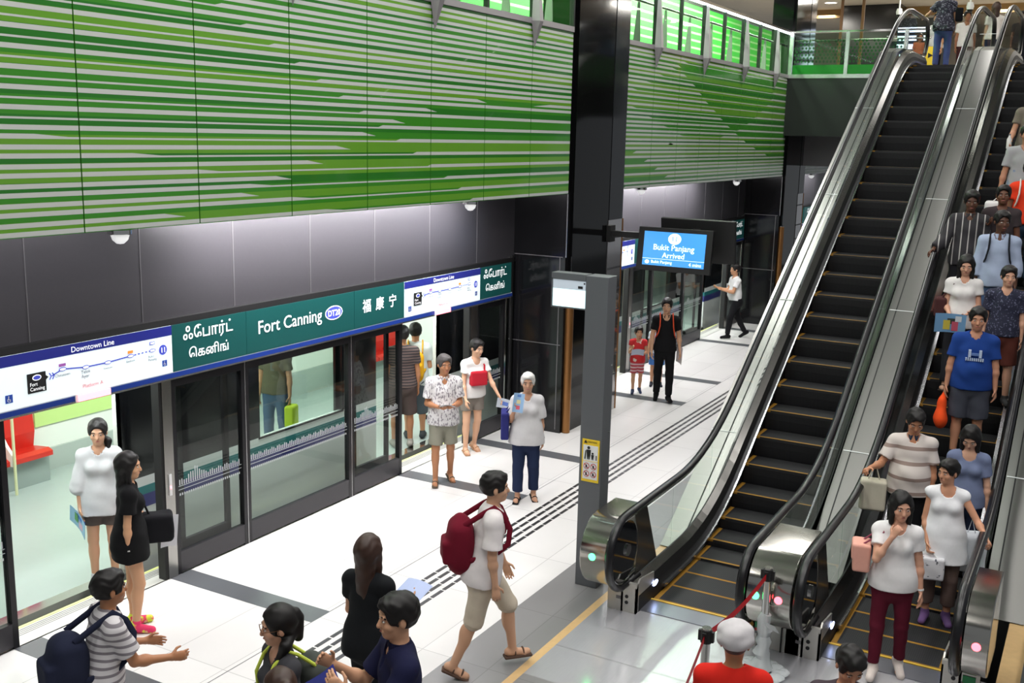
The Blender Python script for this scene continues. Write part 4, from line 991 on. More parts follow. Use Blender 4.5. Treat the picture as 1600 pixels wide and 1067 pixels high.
    for b in (1, -1):
        body += [('s', ell(H(.098, b*.032, .004), np.array((.016, .020, .011))*hs, HR), 0), ('u', ell(H(.055, b*.04, -.028), np.array((.026, .024, .024))*hs, HR), .02*s), ('u', ell(H(-.01, b*.078, -.008), np.array((.018, .010, .031))*hs, HR), .006)]
    grown('body', body, v, skin(sk), root)
    if face:
        for b in (1, -1):
            m = MB(); m.ball(H(.0795, b*.032, .003), (.0085*hs, .0115*hs, .0062*hs), EYEW, 10); m.ball(H(.0835, b*.032, .003), (.0062*hs, .0062*hs, .0062*hs), EYEK, 8); m.build('eye', root, True)
            m = MB(); m.tube([H(.085, b*.014, .023), H(.086, b*.032, .029), H(.074, b*.052, .023)], .0045*hs, hair[1] if hair[1] is not HAIRG else HAIRD, 6); m.build('eyebrow', root, True)
        m = MB(); m.tube([H(.082, -.024, -.061), H(.091, 0, -.059), H(.082, .024, -.061)], [.003*hs, .0065*hs, .003*hs], LIP, 6); m.build('mouth', root, True)
    # hair
    st, hm = hair; ho = []
    cap = lambda e: ell(H(-.018, 0, .030), np.array((.099+e, .080+e, .096+e))*hs, HR)
    facecut = ('s', ell(H(.105, 0, -.020), np.array((.068, .086, .097))*hs, HR), 0)
    if st in ('short', 'balding', 'spiky'):
        e = .012 if st != 'balding' else .004
        ho = [('u', cap(e), .01), facecut, ('p', H(0, 0, -.052), -hu), ('s', ell(H(.04, 0, -.07), np.array((.075, .12, .062))*hs, HR), 0), ('n', .0035, 95, X)]
        for b in (1, -1): ho.append(('s', ell(H(-.005, b*.09, -.012), np.array((.024, .03, .034))*hs, HR), 0))
        if st == 'balding': ho.append(('s', ell(H(.02, 0, .12), np.array((.075, .06, .05))*hs, HR), 0))
        if st == 'short': ho.insert(1, ('u', ell(H(.03, .01, .085), np.array((.062, .062, .036))*hs, HR), .03))
    elif st in ('bob', 'long', 'pony', 'bun'):
        ln = {'bob': .12, 'long': .42, 'pony': .03, 'bun': .02}[st]*s
        ho = [('u', cap(.012), .01)]
        if st in ('bob', 'long'):
            ho += [('u', cone(H(-.05, 0, .0), H(-.065, 0, -.06)-up*ln, .082*hs, .06*hs, (hf, 1.3)), .04)]
            for b in (1, -1): ho.append(('u', cone(H(.0, b*.072, .02), H(.015, b*.074, -.05)-up*ln*.75, .03*hs, .022*hs), .03))
        ho += [facecut, ('n', .003, 80, X)]
        if st in ('pony', 'bun'):
            ho.insert(1, ('p', H(0, 0, -.062), nrm(-hu+hf*.5)))
            for b in (1, -1): ho.insert(2, ('s', ell(H(.005, b*.09, -.02), np.array((.026, .03, .03))*hs, HR), 0))
        if st == 'bun': ho.append(('u', ell(H(-.115, 0, .06), np.array((.035, .038, .045))*hs, HR), .012))
        if st == 'pony':
            ho += [('u', ell(H(-.115, 0, .05), np.array((.03, .032, .04))*hs, HR), .012), ('u', cone(H(-.125, 0, .02), H(-.11, 0, -.10), .034*hs, .03*hs), .02), ('u', cone(H(-.02, .085, -.10), H(.06, .085, -.22), .032*hs, .015*hs), .03), ('u', cone(H(-.11, .0, -.05), H(-.02, .085, -.10), .02*hs, .03*hs), .03)]
    if ho: grown('hair', ho, max(.0055, v*.9), hm, root)
    if st == 'cap':
        e = .018; ho = [('u', cap(e), .01), ('u', ell(H(-.01, 0, .075), np.array((.118, .102, .05))*hs, HR), .03), ('u', ell(H(-.05, 0, .03), np.array((.085, .098, .04))*hs, HR), .03), ('p', H(0, 0, .004), nrm(-hu+hf*.12)), ('n', .003, 60, 1)]; kp = grown('cap', ho, .006, hm, root)
        grown('cap_brim', [('u', ell(H(.115, 0, .03), np.array((.07, .072, .012))*hs, HR), .01)], .006, hm, kp)
        grown('hair', [('u', cap(.004), .01), facecut, ('p', H(0, 0, -.05), -hu), ('p', H(0, 0, .02), hu)], .006, HAIRD, root)
    # garments
    if top:
        e = top.get('loose', .014)*s; ops = [('u', q, .06*s) for q in torso(e)]; hem = top.get('hem', -.06)*s
        if hem < -.02: ops += [('u', cone(Pv+sp*.02*s, Pv+sp*(hem-.05*s), hipr*s+e+.010, hipr*s+e+.008+top.get('flare', .01)*s, (fp, 1.35)), .06*s)]; ops += [('u', q, .05*s) for q in seat_(e+.008)]
        ops += [('p', Pv+sp*hem, -sp)]
        fr = top.get('sleeve', .6)
        for sg, shd, el, wr, wv, cu_, tb in arms:
            ud = nrm(el-shd)
            if fr <= 0:
                ops.append(('s', cone(shd+ud*.075*s+lf*sg*.05*s, shd+ud*.02*s+lf*sg*.12*s, .05*s, .07*s), 0)); continue
            g = min(fr, 1)*.285*s; le = e*1.0+.005*s
            ops.append(('u', cone(shd, shd+ud*(g+.05*s), .046*s+le*.55, .043*s+le*1.15, None, [(shd+ud*g, ud)] if fr < 1 else []), .025*s))
            if fr > 1: g2 = (fr-1)*.245*s; ops.append(('u', cone(el, el+wv*(g2+.04*s), .044*s+le, .034*s+le, None, [(el+wv*g2, wv)]), .02*s))
        ops += [('n', .0045*s, 34, Y*3), ('s', cone(nb-sp*.015*s+fp*.03*s, nb+sp*.2*s, top.get('neck', .062)*s, .075*s), 0)]
        if top.get('vneck'): ops.append(('s', cone(nb+fp*.075*s, nb-sp*.11*s+fp*.115*s, .04*s, .012*s), 0))
        shirt_ = grown(top.get('name', 'shirt'), ops, v, top['m'], root)
        if top.get('collar'):
            cc = [('u', cone(nb-sp*.012*s, nb+sp*.03*s, .076*s, .066*s, None, [(nb+sp*.04*s, sp)]), .01), ('s', cone(nb-sp*.05*s, nb+sp*.08*s, .064*s, .058*s), 0), ('s', cone(nb+fp*.10*s+sp*.03*s, nb+fp*.085*s-sp*.06*s, .03*s, .03*s), 0)]
            grown('collar', cc, max(.005, v*.8), top.get('cm', top['m']), shirt_)
    if bottom:
        e = bottom.get('loose', .012)*s; k = bottom.get('kind', 'trousers'); hem = bottom.get('hem', 1.9)
        ops = [('u', cone(Pv-sp*.05*s, Pv+sp*.09*s, hipr*s+e, (hipr-.015)*s+e, (fp, 1.4)), .05*s)]+[('u', q, .05*s) for q in seat_(e)]
        for sg, hip, kn, a, ff in legs:
            td, sd = nrm(kn-hip), nrm(a-kn)
            if hem <= 1: ops.append(('u', cone(hip, kn+td*.04*s, .085*s*(.6+.4*fat)+e, .060*s+e*1.5, None, [(hip+td*tl*hem, td)]), .02*s))
            else:
                ops += [('u', ell(kn*.68+a*.32-fw*.016*s, (.05*s+e*.7, .05*s+e*.7, .10*s), None, [(kn+sd*sl*(hem-1), sd)]), .02*s), ('u', cone(hip, kn, .085*s*(.6+.4*fat)+e, .057*s+e), .035*s), ('u', cone(kn, a+sd*.05*s, .057*s+e, .042*s+e*1.2, None, [(kn+sd*sl*(hem-1), sd)]), .02*s)]
        ops += [('p', Pv+sp*bottom.get('waist', .10)*s, sp), ('n', .004*s, 30, X*2)]
        grown(k, ops, v, bottom['m'], root)
    if feet:
        kind, rgb = feet; fm = cloth(rgb) if not isinstance(rgb, bpy.types.Material) else rgb
        for sg, hip, kn, a, ff in legs:
            fz = np.cross(ff, nrm(np.cross(up, ff))); sole = a-fz*.078*s; sd = nrm(a-kn)
            if kind == 'shoe':
                ops = [('u', cone(a-ff*.045*s-fz*.034*s, a+ff*.15*s-fz*.050*s, .045*s, .037*s, None, [(sole, -fz)]), .02*s), ('u', cone(a-fz*.02*s, a+sd*-.02*s, .045*s, .043*s), .02*s)]
                grown('shoe', ops, max(.006, v*.9), fm, root)
            else:
                ops = [('u', rbox(a+ff*.05*s-fz*.076*s, (.115*s, .034*s, .004), .009*s, np.array([ff, np.cross(fz, ff), fz])), .01)]
                for q in (.02, .095): ops.append(('u', ell(a+ff*q*s-fz*.045*s, (.012*s, .043*s, .042*s), np.array([ff, np.cross(fz, ff), fz]), [(sole, -fz)]), .006))
                grown('sandal', ops, max(.006, v*.9), fm, root)
    M = np.array(Matrix.Translation((X, Y, Z)) @ Matrix.Rotation(math.radians(yaw), 4, 'Z'))
    W = lambda p: (M @ np.array((p[0], p[1], p[2], 1)))[:3]
    return dict(root=root, W=W, yaw=yaw, s=s, v=v, hL=arms[0][3]+arms[0][4]*.09*s, hR=arms[1][3]+arms[1][4]*.09*s, shL=arms[0][1], shR=arms[1][1], nb=nb, P=Pv, sp=sp, H=H, HC=HC, hf=hf, arms=arms, HR=HR, hs=hs)
def worn(p, name, ops, mt, label, cat, v=None, at=None):
    """a bag or other carried thing: built in the carrier's frame, standing as a thing of its own"""
    lo = np.min([pb(o[1])[0] for o in ops if o[0] == 'u'], axis=0); hi = np.max([pb(o[1])[1] for o in ops if o[0] == 'u'], axis=0)
    org = np.array([(lo[0]+hi[0])/2, (lo[1]+hi[1])/2, lo[2]])
    r = empty(name, label, cat, p['W'](org), math.radians(p['yaw']))
    r['_org'] = list(org)
    o = grown('bag_body' if cat == 'bag' else 'body', ops, v or p['v'], mt, r, org)
    return r, org
def strap(r, org, pts, rad, mt, name='strap', n=8, rz=None):
    m = MB(); m.tube([np.array(q)-org for q in pts], rad, mt, n, True, rz); return m.build(name, r.children[0], True)
def sheet(p, pos, w_, h_, rot, label, rgb=(226, 230, 236), marks=(), cat='paper'):
    """held printed sheet, slightly bent, with coloured print blocks"""
    o = empty('paper', label, cat, p['W'](pos), 0); o.rotation_euler = (rot[0], rot[1], rot[2]+math.radians(p['yaw']))
    m = MB(); b = mat('paper_%d_%d_%d' % rgb, rgb, .6); n = 6
    P = [((i/n-.5)*w_, .02*math.sin(PI*i/n)) for i in range(n+1)]
    for (x0, d0), (x1, d1) in zip(P[:-1], P[1:]):
        for q in (0, .003): m.poly([(x0, d0+q, -h_/2), (x1, d1+q, -h_/2), (x1, d1+q, h_/2), (x0, d0+q, h_/2)], b)
    for (fx, fz, sx, sz, c) in marks:
        i = min(n-1, int((fx+.5)*n)); d = .02*math.sin(PI*(fx+.5)); mm = mat('print_%d_%d_%d' % c, c, .6)
        for q in (-.003, .006): m.poly([((fx-sx/2)*w_, d+q, (fz-sz/2)*h_), ((fx+sx/2)*w_, d+q, (fz-sz/2)*h_), ((fx+sx/2)*w_, d+q, (fz+sz/2)*h_), ((fx-sx/2)*w_, d+q, (fz+sz/2)*h_)], mm)
    m.build('page', o); return o
def backpack(p, rgb, label, strapm=None, depth=.10, wd=.15, ht=.21, sw_=.024):
    nb, sp, s = p['nb'], p['sp'], p['s']; fp = V3(1, 0, 0); c = nb-sp*.27*s-fp*(.115*s+depth)
    mt = cloth(rgb); R = np.array([[1, 0, 0], [0, 1, 0], [0, 0, 1.]])
    ops = [('u', ell(c-sp*.03, (depth+.015, wd*.98, ht*1.12)), .03), ('u', rbox(c-sp*.03, (depth*.3, wd*.45, ht*.6), .06, R), .04), ('u', rbox(c-fp*depth*.9-sp*.07, (.02, wd*.55, .07), .03, R), .03), ('n', .004, 25, 1.3)]
    r, org = worn(p, 'backpack', ops, mt, label, 'bag')
    sm = strapm or mt
    for b, sh in ((1, p['shL']), (-1, p['shR'])):
        y = sh[1]*.62; x0 = nb[0]
        pts = [(c[0]+.02, y, nb[2]-.10*s), (x0-.07*s, y, nb[2]+.005*s), (x0, y, nb[2]+.045*s), (x0+.085*s, y, nb[2]-.03*s), (x0+.135*s, y*1.05, nb[2]-.14*s), (x0+.12*s, y*1.25, nb[2]-.26*s), (x0-.02*s, y*1.55, nb[2]-.36*s), (c[0]+.03, y*1.1, nb[2]-.40*s)]
        strap(r, org, pts, .011, sm, 'shoulder_strap', 8, sw_)
    return r

# ------------------------------------------------------------------ who is there
def T(rgb, **k): return dict(m=cloth(rgb) if isinstance(rgb, tuple) else rgb, **k)
UP = ((.05, .12, -1), (.75, -.45, .1))
# --- on the platform
p = person('man in white patterned shirt and khaki shorts, holding a folded paper by the second doorway', 11.06, 7.20, 0, 222, 1.66, sk=TAN, hair=('short', HAIRD), head=(12, 4), L=((.02, .16, -1), (.8, -.5, .02)), R=((.02, .16, -1), (.8, -.45, .0)),
    legR=((.05, .04, -1), (.0, 0, -1)), legL=((-.05, .05, -1), (-.32, .05, -1)), top=T(blotch('patterned_shirt', (222, 219, 219), (138, 132, 138), 55, .56, .85, (1, 1, .45)), sleeve=.72, hem=-.12, loose=.032, collar=True, vneck=True), bottom=T((138, 136, 122), kind='shorts', hem=.86, loose=.019), feet=('sandal', (96, 84, 72)))
sheet(p, (p['hL']+p['hR'])/2+V3(.06, 0, .03), .20, .10, (1.2, 0, 1.5), 'folded white paper in the hands of the man in patterned shirt')
p = person('elderly woman with white hair, pale grey tee and navy trousers, holding leaflet to her chest', 11.09, 5.99, 0, 210, 1.58, True, 1.12, sk=(190, 144, 116), hair=('short', HAIRG), R=((.12, .25, -1), (.7, -.25, .85)), L=((-.05, .16, -1), (.12, .06, -1)),
    legR=((.06, .04, -1), (-.02, 0, -1)), legL=((-.02, .04, -1), (-.18, .04, -1)), top=T((204, 202, 203), sleeve=.85, hem=-.14, loose=.03, flare=.03), bottom=T((32, 42, 70), hem=1.88, loose=.02), feet=('sandal', (30, 28, 30)))
sheet(p, p['hR']+V3(.05, .02, .05), .13, .24, (0, .1, 1.5), 'blue and pink leaflet held by the elderly woman', (150, 186, 222), [(0, -.25, .7, .2, (214, 92, 110)), (.05, .05, .5, .2, (226, 214, 160)), (0, .36, .8, .12, (90, 130, 200))])
c = p['P']+V3(-.02, -.27, .10); r, org = worn(p, 'tote_bag', [('u', rbox(c, (.13, .03, .15), .02), .01)], cloth((44, 46, 106)), 'navy tote bag on the shoulder of the elderly woman', 'bag')
strap(r, org, [c+V3(.08, 0, .15), p['shR']+V3(.05, .02, .02), p['shR']+V3(0, .03, .055), p['shR']+V3(-.05, .02, .02), c+V3(-.08, 0, .15)], .009, cloth((44, 46, 106)), 'handle')
m = MB(); q = p['arms'][0]; m.tube([q[3]-q[4]*.025, q[3]-q[4]*.001], .033, BLK, 12); tag(m.build('watch', p['root'], True), 'black wrist watch', 'watch'); del p['root'].children[-1]['category']
p = person('young man in black polo and black trousers with orange backpack straps, walking with the boy', 16.87, 6.44, 0, 206, 1.75, sk=(206, 160, 128), hair=('short', HAIRK), head=(-8, 8), fat=.92, L=((-.12, .2, -1), (.18, .1, -1)), R=((.05, .18, -1), (.05, -.0, -1)),
    legL=((.12, .02, -1), (.0, 0, -1)), legR=((-.06, .03, -1), (-.28, 0, -1)), top=T((17, 17, 19), sleeve=.6, hem=-.08, collar=True, loose=.016), bottom=T((15, 15, 17), hem=1.95, loose=.012), feet=('shoe', (18, 18, 20)))
backpack(p, (214, 78, 48), 'orange backpack worn by the young man in black', cloth((222, 82, 50)))
sheet(p, p['hL']+V3(.0, -.02, .02), .24, .30, (0, .1, .3), 'white plastic folder carried by the young man in black', (226, 216, 218))
p = person('small boy in red tee and checked shorts holding a leaflet, beside the man in black', 17.12, 7.04, 0, 208, 1.15, sk=(204, 156, 122), child=True, fat=.95, hair=('short', HAIRK), head=(6, 0), R=((.25, .2, -1), (.7, -.2, .5)), L=((.05, .2, -1), (.85, -.5, .0)),
    legR=((.06, .03, -1), (-.02, 0, -1)), legL=((-.05, .03, -1), (-.3, 0, -1)), top=T(blotch('red_print_tee', (200, 40, 44), (230, 214, 204), 9, .66), sleeve=.35, hem=-.10, loose=.02), bottom=T(stripes('checked_shorts', (188, 72, 84), (222, 196, 196), 'Z', .06, .4), kind='shorts', hem=.85, loose=.016), feet=('shoe', (60, 70, 96)))
sheet(p, (p['hL']+p['hR'])/2+V3(.08, 0, -.02), .22, .16, (.7, 0, 1.6), 'pale leaflet in the hands of the small boy', (196, 206, 226))
person('child half hidden between the boy in red and the young man in black', 17.9, 6.98, 0, 205, 1.2, child=True, hair=('short', HAIRK), top=T((206, 216, 228), sleeve=.5, loose=.02), bottom=T((70, 120, 190), kind='shorts', hem=.8, loose=.03), feet=('shoe', (50, 54, 64)))
person('man in white shirt and black trousers striding towards the farthest open train door', 23.4, 7.28, 0, 128, 1.68, fat=1.15, sk=MID, hair=('short', HAIRK), lean=(4, 0), R=((.3, .1, -1), (.95, -.1, .25)), L=((.45, .1, -1), (.95, -.1, .2)), legL=((.35, .02, -1), (.1, 0, -1)), legR=((-.25, .02, -1), (-.6, 0, -1)),
    top=T((226, 226, 226), sleeve=.6, hem=-.02, loose=.02), bottom=T((22, 22, 25), hem=1.93, waist=.12), feet=('shoe', (20, 20, 22)))
p = person('woman in white top with red sling bag stepping out behind the man in patterned shirt', 12.45, 7.62, 0, 236, 1.62, True, hair=('short', HAIRK), sk=FAIR, head=(18, 10), lean=(10, 0), L=((.35, .28, -1), (.45, .3, -.8)), R=((.1, .15, -1), (.4, 0, -1)), legR=((.05, .03, -1), (-.05, 0, -1)), legL=((.0, .03, -1), (-.3, 0, -1)),
    top=T((226, 224, 222), sleeve=.5, loose=.02), bottom=T((120, 112, 104), kind='shorts', hem=.6, loose=.02), feet=('sandal', (170, 130, 100)))
sheet(p, p['hL']+V3(.06, .03, -.05), .24, .16, (.3, .2, .9), 'blue and white leaflet swinging from the hand of the woman stepping out', (206, 214, 226), [(0, 0, .6, .4, (90, 120, 200))])
c = p['P']+V3(.16, .02, .22); r, org = worn(p, 'sling_bag', [('u', rbox(c, (.03, .10, .08), .025), .01)], cloth((176, 34, 48)), 'red sling bag on the front of the woman stepping out', 'bag')
strap(r, org, [c+V3(0, .09, .06), p['shL']+V3(.08, -.03, -.02), p['shL']+V3(0, -.06, .05), p['shL']+V3(-.09, -.03, -.03)], .012, cloth((176, 34, 48)), 'strap')
p = person('man in grey tee and dark three-quarter shorts seen from behind, boarding with a yellow backpack', 12.62, 8.72, 0, 34, 1.70, sk=MID, hair=('short', HAIRK), L=((.0, .14, -1), (.4, .05, -1)), R=((.1, .14, -1), (.8, -.1, .1)), top=T((196, 204, 200), sleeve=.65, hem=-.10, loose=.025), bottom=T((78, 88, 96), kind='shorts', hem=1.25, loose=.03), feet=('shoe', (70, 74, 76)))
backpack(p, (222, 166, 30), 'yellow backpack on the man boarding the train', wd=.13, ht=.24)
person('man in dark striped tee and brown shorts boarding left of the yellow backpack', 12.15, 8.62, 0, 40, 1.74, sk=TAN, hair=('short', HAIRK), top=T(stripes('dark_striped_tee', (44, 36, 38), (92, 74, 70), 'Z', .04, .4), sleeve=.6, loose=.025), bottom=T((74, 62, 60), kind='shorts', hem=1.0, loose=.03), feet=('shoe', (150, 146, 140)))
p = person('woman in loose pale grey blouse and dark shorts stepping out of the nearest train door', 6.66, 8.34, 0.0, 226, 1.64, True, sk=(204, 158, 128), hair=('pony', HAIRK), head=(0, 6), R=((.1, .2, -1), (.2, -.02, -1)), L=((.1, .2, -1), (.3, 0, -1)), legR=((.02, .03, -1), (-.04, 0, -1)), legL=((.10, .03, -1), (-.1, 0, -1)),
    top=T((196, 198, 200), sleeve=1.35, hem=-.16, loose=.026, flare=.04), bottom=T((84, 76, 72), kind='shorts', hem=.6, loose=.02), feet=('shoe', (206, 208, 212)))
sheet(p, p['hR']+V3(.10, -.02, -.03), .30, .22, (.2, .5, .6), 'colourful blue and green magazine in the hand of the woman stepping out', (150, 196, 226), [(-.2, .1, .3, .5, (90, 160, 90)), (.2, -.1, .35, .4, (226, 190, 210)), (.1, .3, .5, .2, (70, 120, 200))], 'magazine')
SNK = blotch('bright_sneaker', (206, 214, 70), (214, 50, 96), 11, .48)
p = person('woman in black with very long black hair and bright sneakers, by the nearest doorway', 6.12, 7.31, 0, -38, 1.62, True, sk=(206, 156, 120), hair=('long', HAIRK), head=(-12, 4), R=((-.1, .16, -1), (.02, .02, -1)), L=((.15, .16, -1), (.75, 0, -.4)), legL=((.02, .02, -1), (-.02, 0, -1)), legR=((.14, .02, -1), (-.12, 0, -1)),
    top=T((18, 18, 20), sleeve=.6, hem=-.20, loose=.03, flare=.03), bottom=T((20, 20, 22), kind='shorts', hem=.36, loose=.025), feet=('shoe', SNK))
c = p['P']+V3(.24, .10, .02); r, org = worn(p, 'shoulder_bag', [('u', rbox(c, (.10, .06, .09), .04), .01), ('n', .004, 30, 1)], cloth((22, 22, 26)), 'black shoulder bag at the hip of the woman with long black hair', 'bag')
strap(r, org, [c+V3(-.06, 0, .10), p['shL']+V3(.07, -.02, .0), p['shL']+V3(-.02, -.02, .055), p['shL']+V3(-.08, -.02, 0)], .010, cloth((22, 22, 26)), 'strap')
sheet(p, p['hL']+V3(.03, .0, -.08), .16, .30, (0, .1, .4), 'white cloth held by the woman with long black hair', (216, 216, 222))
m = MB(); q = p['arms'][1]; m.tube([q[3]-q[4]*.02, q[3]-q[4]*.008], .028, CHROME, 12); m.build('bracelet', p['root'], True)
p = person('person in grey and white striped top reaching forward in the lower left corner', 4.27, 5.45, 0, -22, 1.60, sk=TAN, hair=('short', HAIRK), lean=(8, 0), R=((.45, .08, -1), (1, .05, -.15)), L=((.3, .1, -1), (.9, 0, -.2)), legL=((.3, .02, -1), (.05, 0, -1)), legR=((-.2, .02, -1), (-.4, 0, -1)),
    top=T(stripes('grey_striped_top', (206, 202, 204), (126, 120, 126), 'Z', .05, .38), sleeve=.7, loose=.03), bottom=T((40, 42, 52), hem=1.9), feet=('shoe', (50, 50, 54)))
backpack(p, (34, 38, 58), 'dark navy backpack on the person in striped top', depth=.12)
p = person('woman in black with long brown hair seen from behind, near the photo bottom', 5.69, 4.33, 0, 4, 1.62, True, sk=(198, 146, 112), hair=('long', HAIRB), R=((.15, .16, -1), (.75, -.1, .1)), L=((.15, .16, -1), (.8, -.3, .1)), legL=((.2, .02, -1), (.0, 0, -1)), legR=((-.12, .02, -1), (-.3, 0, -1)),
    top=T((22, 24, 27), sleeve=.5, hem=-.12, loose=.02), bottom=T((18, 19, 22), hem=1.9), feet=('shoe', (30, 30, 32)))
sheet(p, (p['hL']+p['hR'])/2+V3(.06, -.1, .03), .24, .18, (1.2, 0, 1.4), 'blue and white leaflet carried by the woman with long brown hair', (176, 188, 226))
p = person('man in white tee and beige shorts with a maroon backpack striding across the platform', 7.14, 4.23, 0, -52, 1.72, sk=(206, 160, 130), hair=('short', HAIRK), lean=(7, 0), R=((-.05, .15, -1), (.12, .02, -1)), L=((.2, .14, -1), (.4, 0, -1)), legL=((.62, .03, -1), (.12, 0, -1)), legR=((-.22, .03, -1), (-.42, 0, -1)),
    top=T((226, 220, 220), sleeve=.75, hem=-.12, loose=.035), bottom=T((196, 184, 166), kind='shorts', hem=1.05, loose=.024), feet=('sandal', (90, 70, 60)))
r = backpack(p, (106, 18, 38), 'maroon backpack on the man striding across the platform', depth=.11, wd=.165, ht=.24)
# --- close to the camera
p = person('young woman with glasses, black ponytail and dark grey tee, looking left at the bottom', 4.51, 4.09, 0, 152, 1.63, True, sk=(206, 156, 128), hair=('pony', HAIRK), head=(-12, 6), fat=1.02, v=.0058, L=((.05, .14, -1), (.4, 0, -1)), R=((.05, .14, -1), (.5, 0, -1)),
    top=T((60, 60, 64), sleeve=.62, hem=-.10, loose=.016, neck=.072), bottom=T((44, 46, 56), hem=1.9), feet=('shoe', (60, 60, 62)))
backpack(p, (70, 74, 70), 'small backpack with lime straps on the young woman with glasses', mat('lime_strap', (206, 222, 84), .6), depth=.09, sw_=.012)
m = MB(); GF = mat('spectacle_frame', (120, 84, 60), .3, .3)
for b in (1, -1):
    k = [p['H'](.103, b*.034+.024*math.cos(a), -.002+.019*math.sin(a)) for a in [2*PI*i/16 for i in range(17)]]; m.tube(k, .0017, GF, 6, False)
    m.tube([p['H'](.100, b*.057, .003), p['H'](.05, b*.079, .006), p['H'](-.01, b*.083, .004)], .0017, GF, 6)
m.tube([p['H'](.103, .011, .0), p['H'](.107, 0, .003), p['H'](.103, -.011, 0)], .0017, GF, 6)
o = empty('glasses', 'thin brown glasses worn by the young woman with the ponytail', 'glasses', p['W'](p['H'](.1, 0, 0)), math.radians(p['yaw'])); c = p['H'](.1, 0, 0); m.v = [tuple(np.array(q)-c) for q in m.v]; m.build('frame', o, True)
person('brown-haired person, only the crown showing in front of the young woman with glasses', 4.02, 3.66, 0, 60, 1.56, True, sk=MID, hair=('bun', HAIRB), face=False, top=T((70, 62, 66), loose=.02), bottom=T((40, 40, 46)), feet=('shoe', (40, 40, 44)))
p = person('man in navy polo talking with raised hands, looking left at the bottom of the photo', 4.72, 3.36, 0, 138, 1.80, sk=(206, 156, 124), hair=('short', HAIRK), head=(4, 4), fat=1.04, v=.0058, L=((.55, .22, -.85), (.72, -.25, .62)), R=((.6, .1, -.85), (.75, -.2, .62)), thumb=((.0, 0, 1), (0, 0, 1)), curl=(.5, .5),
    top=T((26, 28, 58), sleeve=.75, hem=-.10, loose=.022, collar=True, vneck=True, neck=.066), bottom=T((40, 42, 50)), feet=('shoe', (30, 30, 32)))
m = MB(); q = p['arms'][0]; ud = nrm(q[2]-q[1]); m.tube([q[1]+ud*.205*p['s'], q[1]+ud*.224*p['s']], .078, cloth((92, 104, 104)), 16, False); m.build('sleeve_band', p['root'], True)
sheet(p, (p['hL']+p['hR'])/2+V3(.02, .0, -.12), .22, .2, (.3, .2, .5), 'blue folder held in front of the man in navy polo', (58, 66, 150), cat='folder')
p = person('man in red tee and pale grey cap seen from behind at the bottom', 5.76, 1.66, 0, 20, 1.63, sk=TAN, hair=('cap', mat('grey_cap_cloth', (196, 192, 194), .8, noise=.06, nscale=50)), face=False, v=.0062, fat=1.1, head=(-6, 6), L=HANG, R=HANG, top=T((212, 40, 30), sleeve=.7, loose=.022, neck=.068), bottom=T((60, 60, 66)), feet=('shoe', (60, 60, 60)))
person('balding man with a hand to his face at the bottom edge, before the right escalator', 6.13, 1.07, 0, 196, 1.50, sk=(196, 142, 112), hair=('short', HAIRK), head=(18, 30), L=((.55, .15, -.5), (.15, -.45, 1)), R=((.55, .2, -.5), (.2, -.35, 1)), thumb=((-1, 0, .3), (-1, 0, .3)), top=T((70, 60, 66), loose=.02), bottom=T((50, 50, 56)), feet=('shoe', (40, 40, 42)))
# --- inside the train
person('passenger in green-grey top sitting by the train window behind the last near door panel', 13.75, 8.66, 0.0, 92, 1.66, sk=MID, hair=('short', HAIRK), face=False, legL=((1, .1, -.05), (0, 0, -1)), legR=((1, .1, -.05), (0, 0, -1)), L=((.2, .1, -1), (.9, -.2, 0)), R=((.2, .1, -1), (.9, -.2, 0)), top=T((90, 128, 118), loose=.02), bottom=T((50, 56, 66)), feet=('shoe', (40, 40, 44)))
p = person('passenger in blue jeans standing in the train behind the wide glass screen', 10.9, 9.9, 0, 200, 1.7, sk=MID, hair=('short', HAIRK), top=T((96, 92, 74), loose=.02), bottom=T((74, 98, 128), hem=1.9, loose=.016), feet=('shoe', (60, 60, 62)))
c = p['hL']+V3(0, .02, -.2); r, org = worn(p, 'carrier_bag', [('u', rbox(c, (.08, .04, .13), .03), .01)], cloth((186, 206, 60)), 'lime carrier bag of the standing train passenger', 'bag'); strap(r, org, [c+V3(.03, 0, .13), p['hL'], c+V3(-.03, 0, .13)], .006, cloth((186, 206, 60)), 'handle')
# --- riding down the right escalator
def ride(label, X, Y, h, **k): return person(label, X, Y, nose(X) if X > 9.3 else 0, k.pop('yaw', 186), h, **k)
p = ride('woman in white tee and maroon leggings, hand at her mouth, stepping off the right escalator', 8.90, 1.25, 1.60, yaw=192, female=True, sk=(212, 160, 134), hair=('bob', HAIRK), head=(14, 8), fat=1.05, v=.0066, R=((.62, .06, -.7), (.0, -.52, 1)), L=((-.02, .2, -1), (.15, .12, -1)), thumb=((1, 0, .2), (-.3, 0, 1)), curl=(.35, .9),
    legR=((.08, .04, -1), (.0, 0, -1)), legL=((-.04, .06, -1), (-.3, .03, -1)), top=T((232, 230, 230), sleeve=.55, hem=-.08, loose=.016, neck=.07), bottom=T((92, 24, 42), kind='leggings', hem=1.9, loose=.005), feet=('shoe', (226, 214, 206)))
c = p['P']+V3(.02, -.27, .18); PK = cloth((222, 164, 148))
r, org = worn(p, 'shoulder_bag', [('u', rbox(c, (.09, .05, .10), .02), .01), ('u', rbox(c+V3(.0, -.035, .05), (.085, .03, .05), .02), .01)], PK, 'small pink shoulder bag of the woman in white tee', 'bag')
strap(r, org, [c+V3(.05, .0, .11), p['shR']+V3(.07, .03, .0), p['shR']+V3(.0, .02, .055), p['shR']+V3(-.07, .03, 0), c+V3(-.05, 0, .11)], .008, mat('maroon_strap', (140, 60, 84), .6), 'strap')
m = MB(); q = p['arms'][0]; m.tube([q[3]-q[4]*.02, q[3]-q[4]*.006], .027, WHITE, 12); m.build('bracelet', p['root'], True)
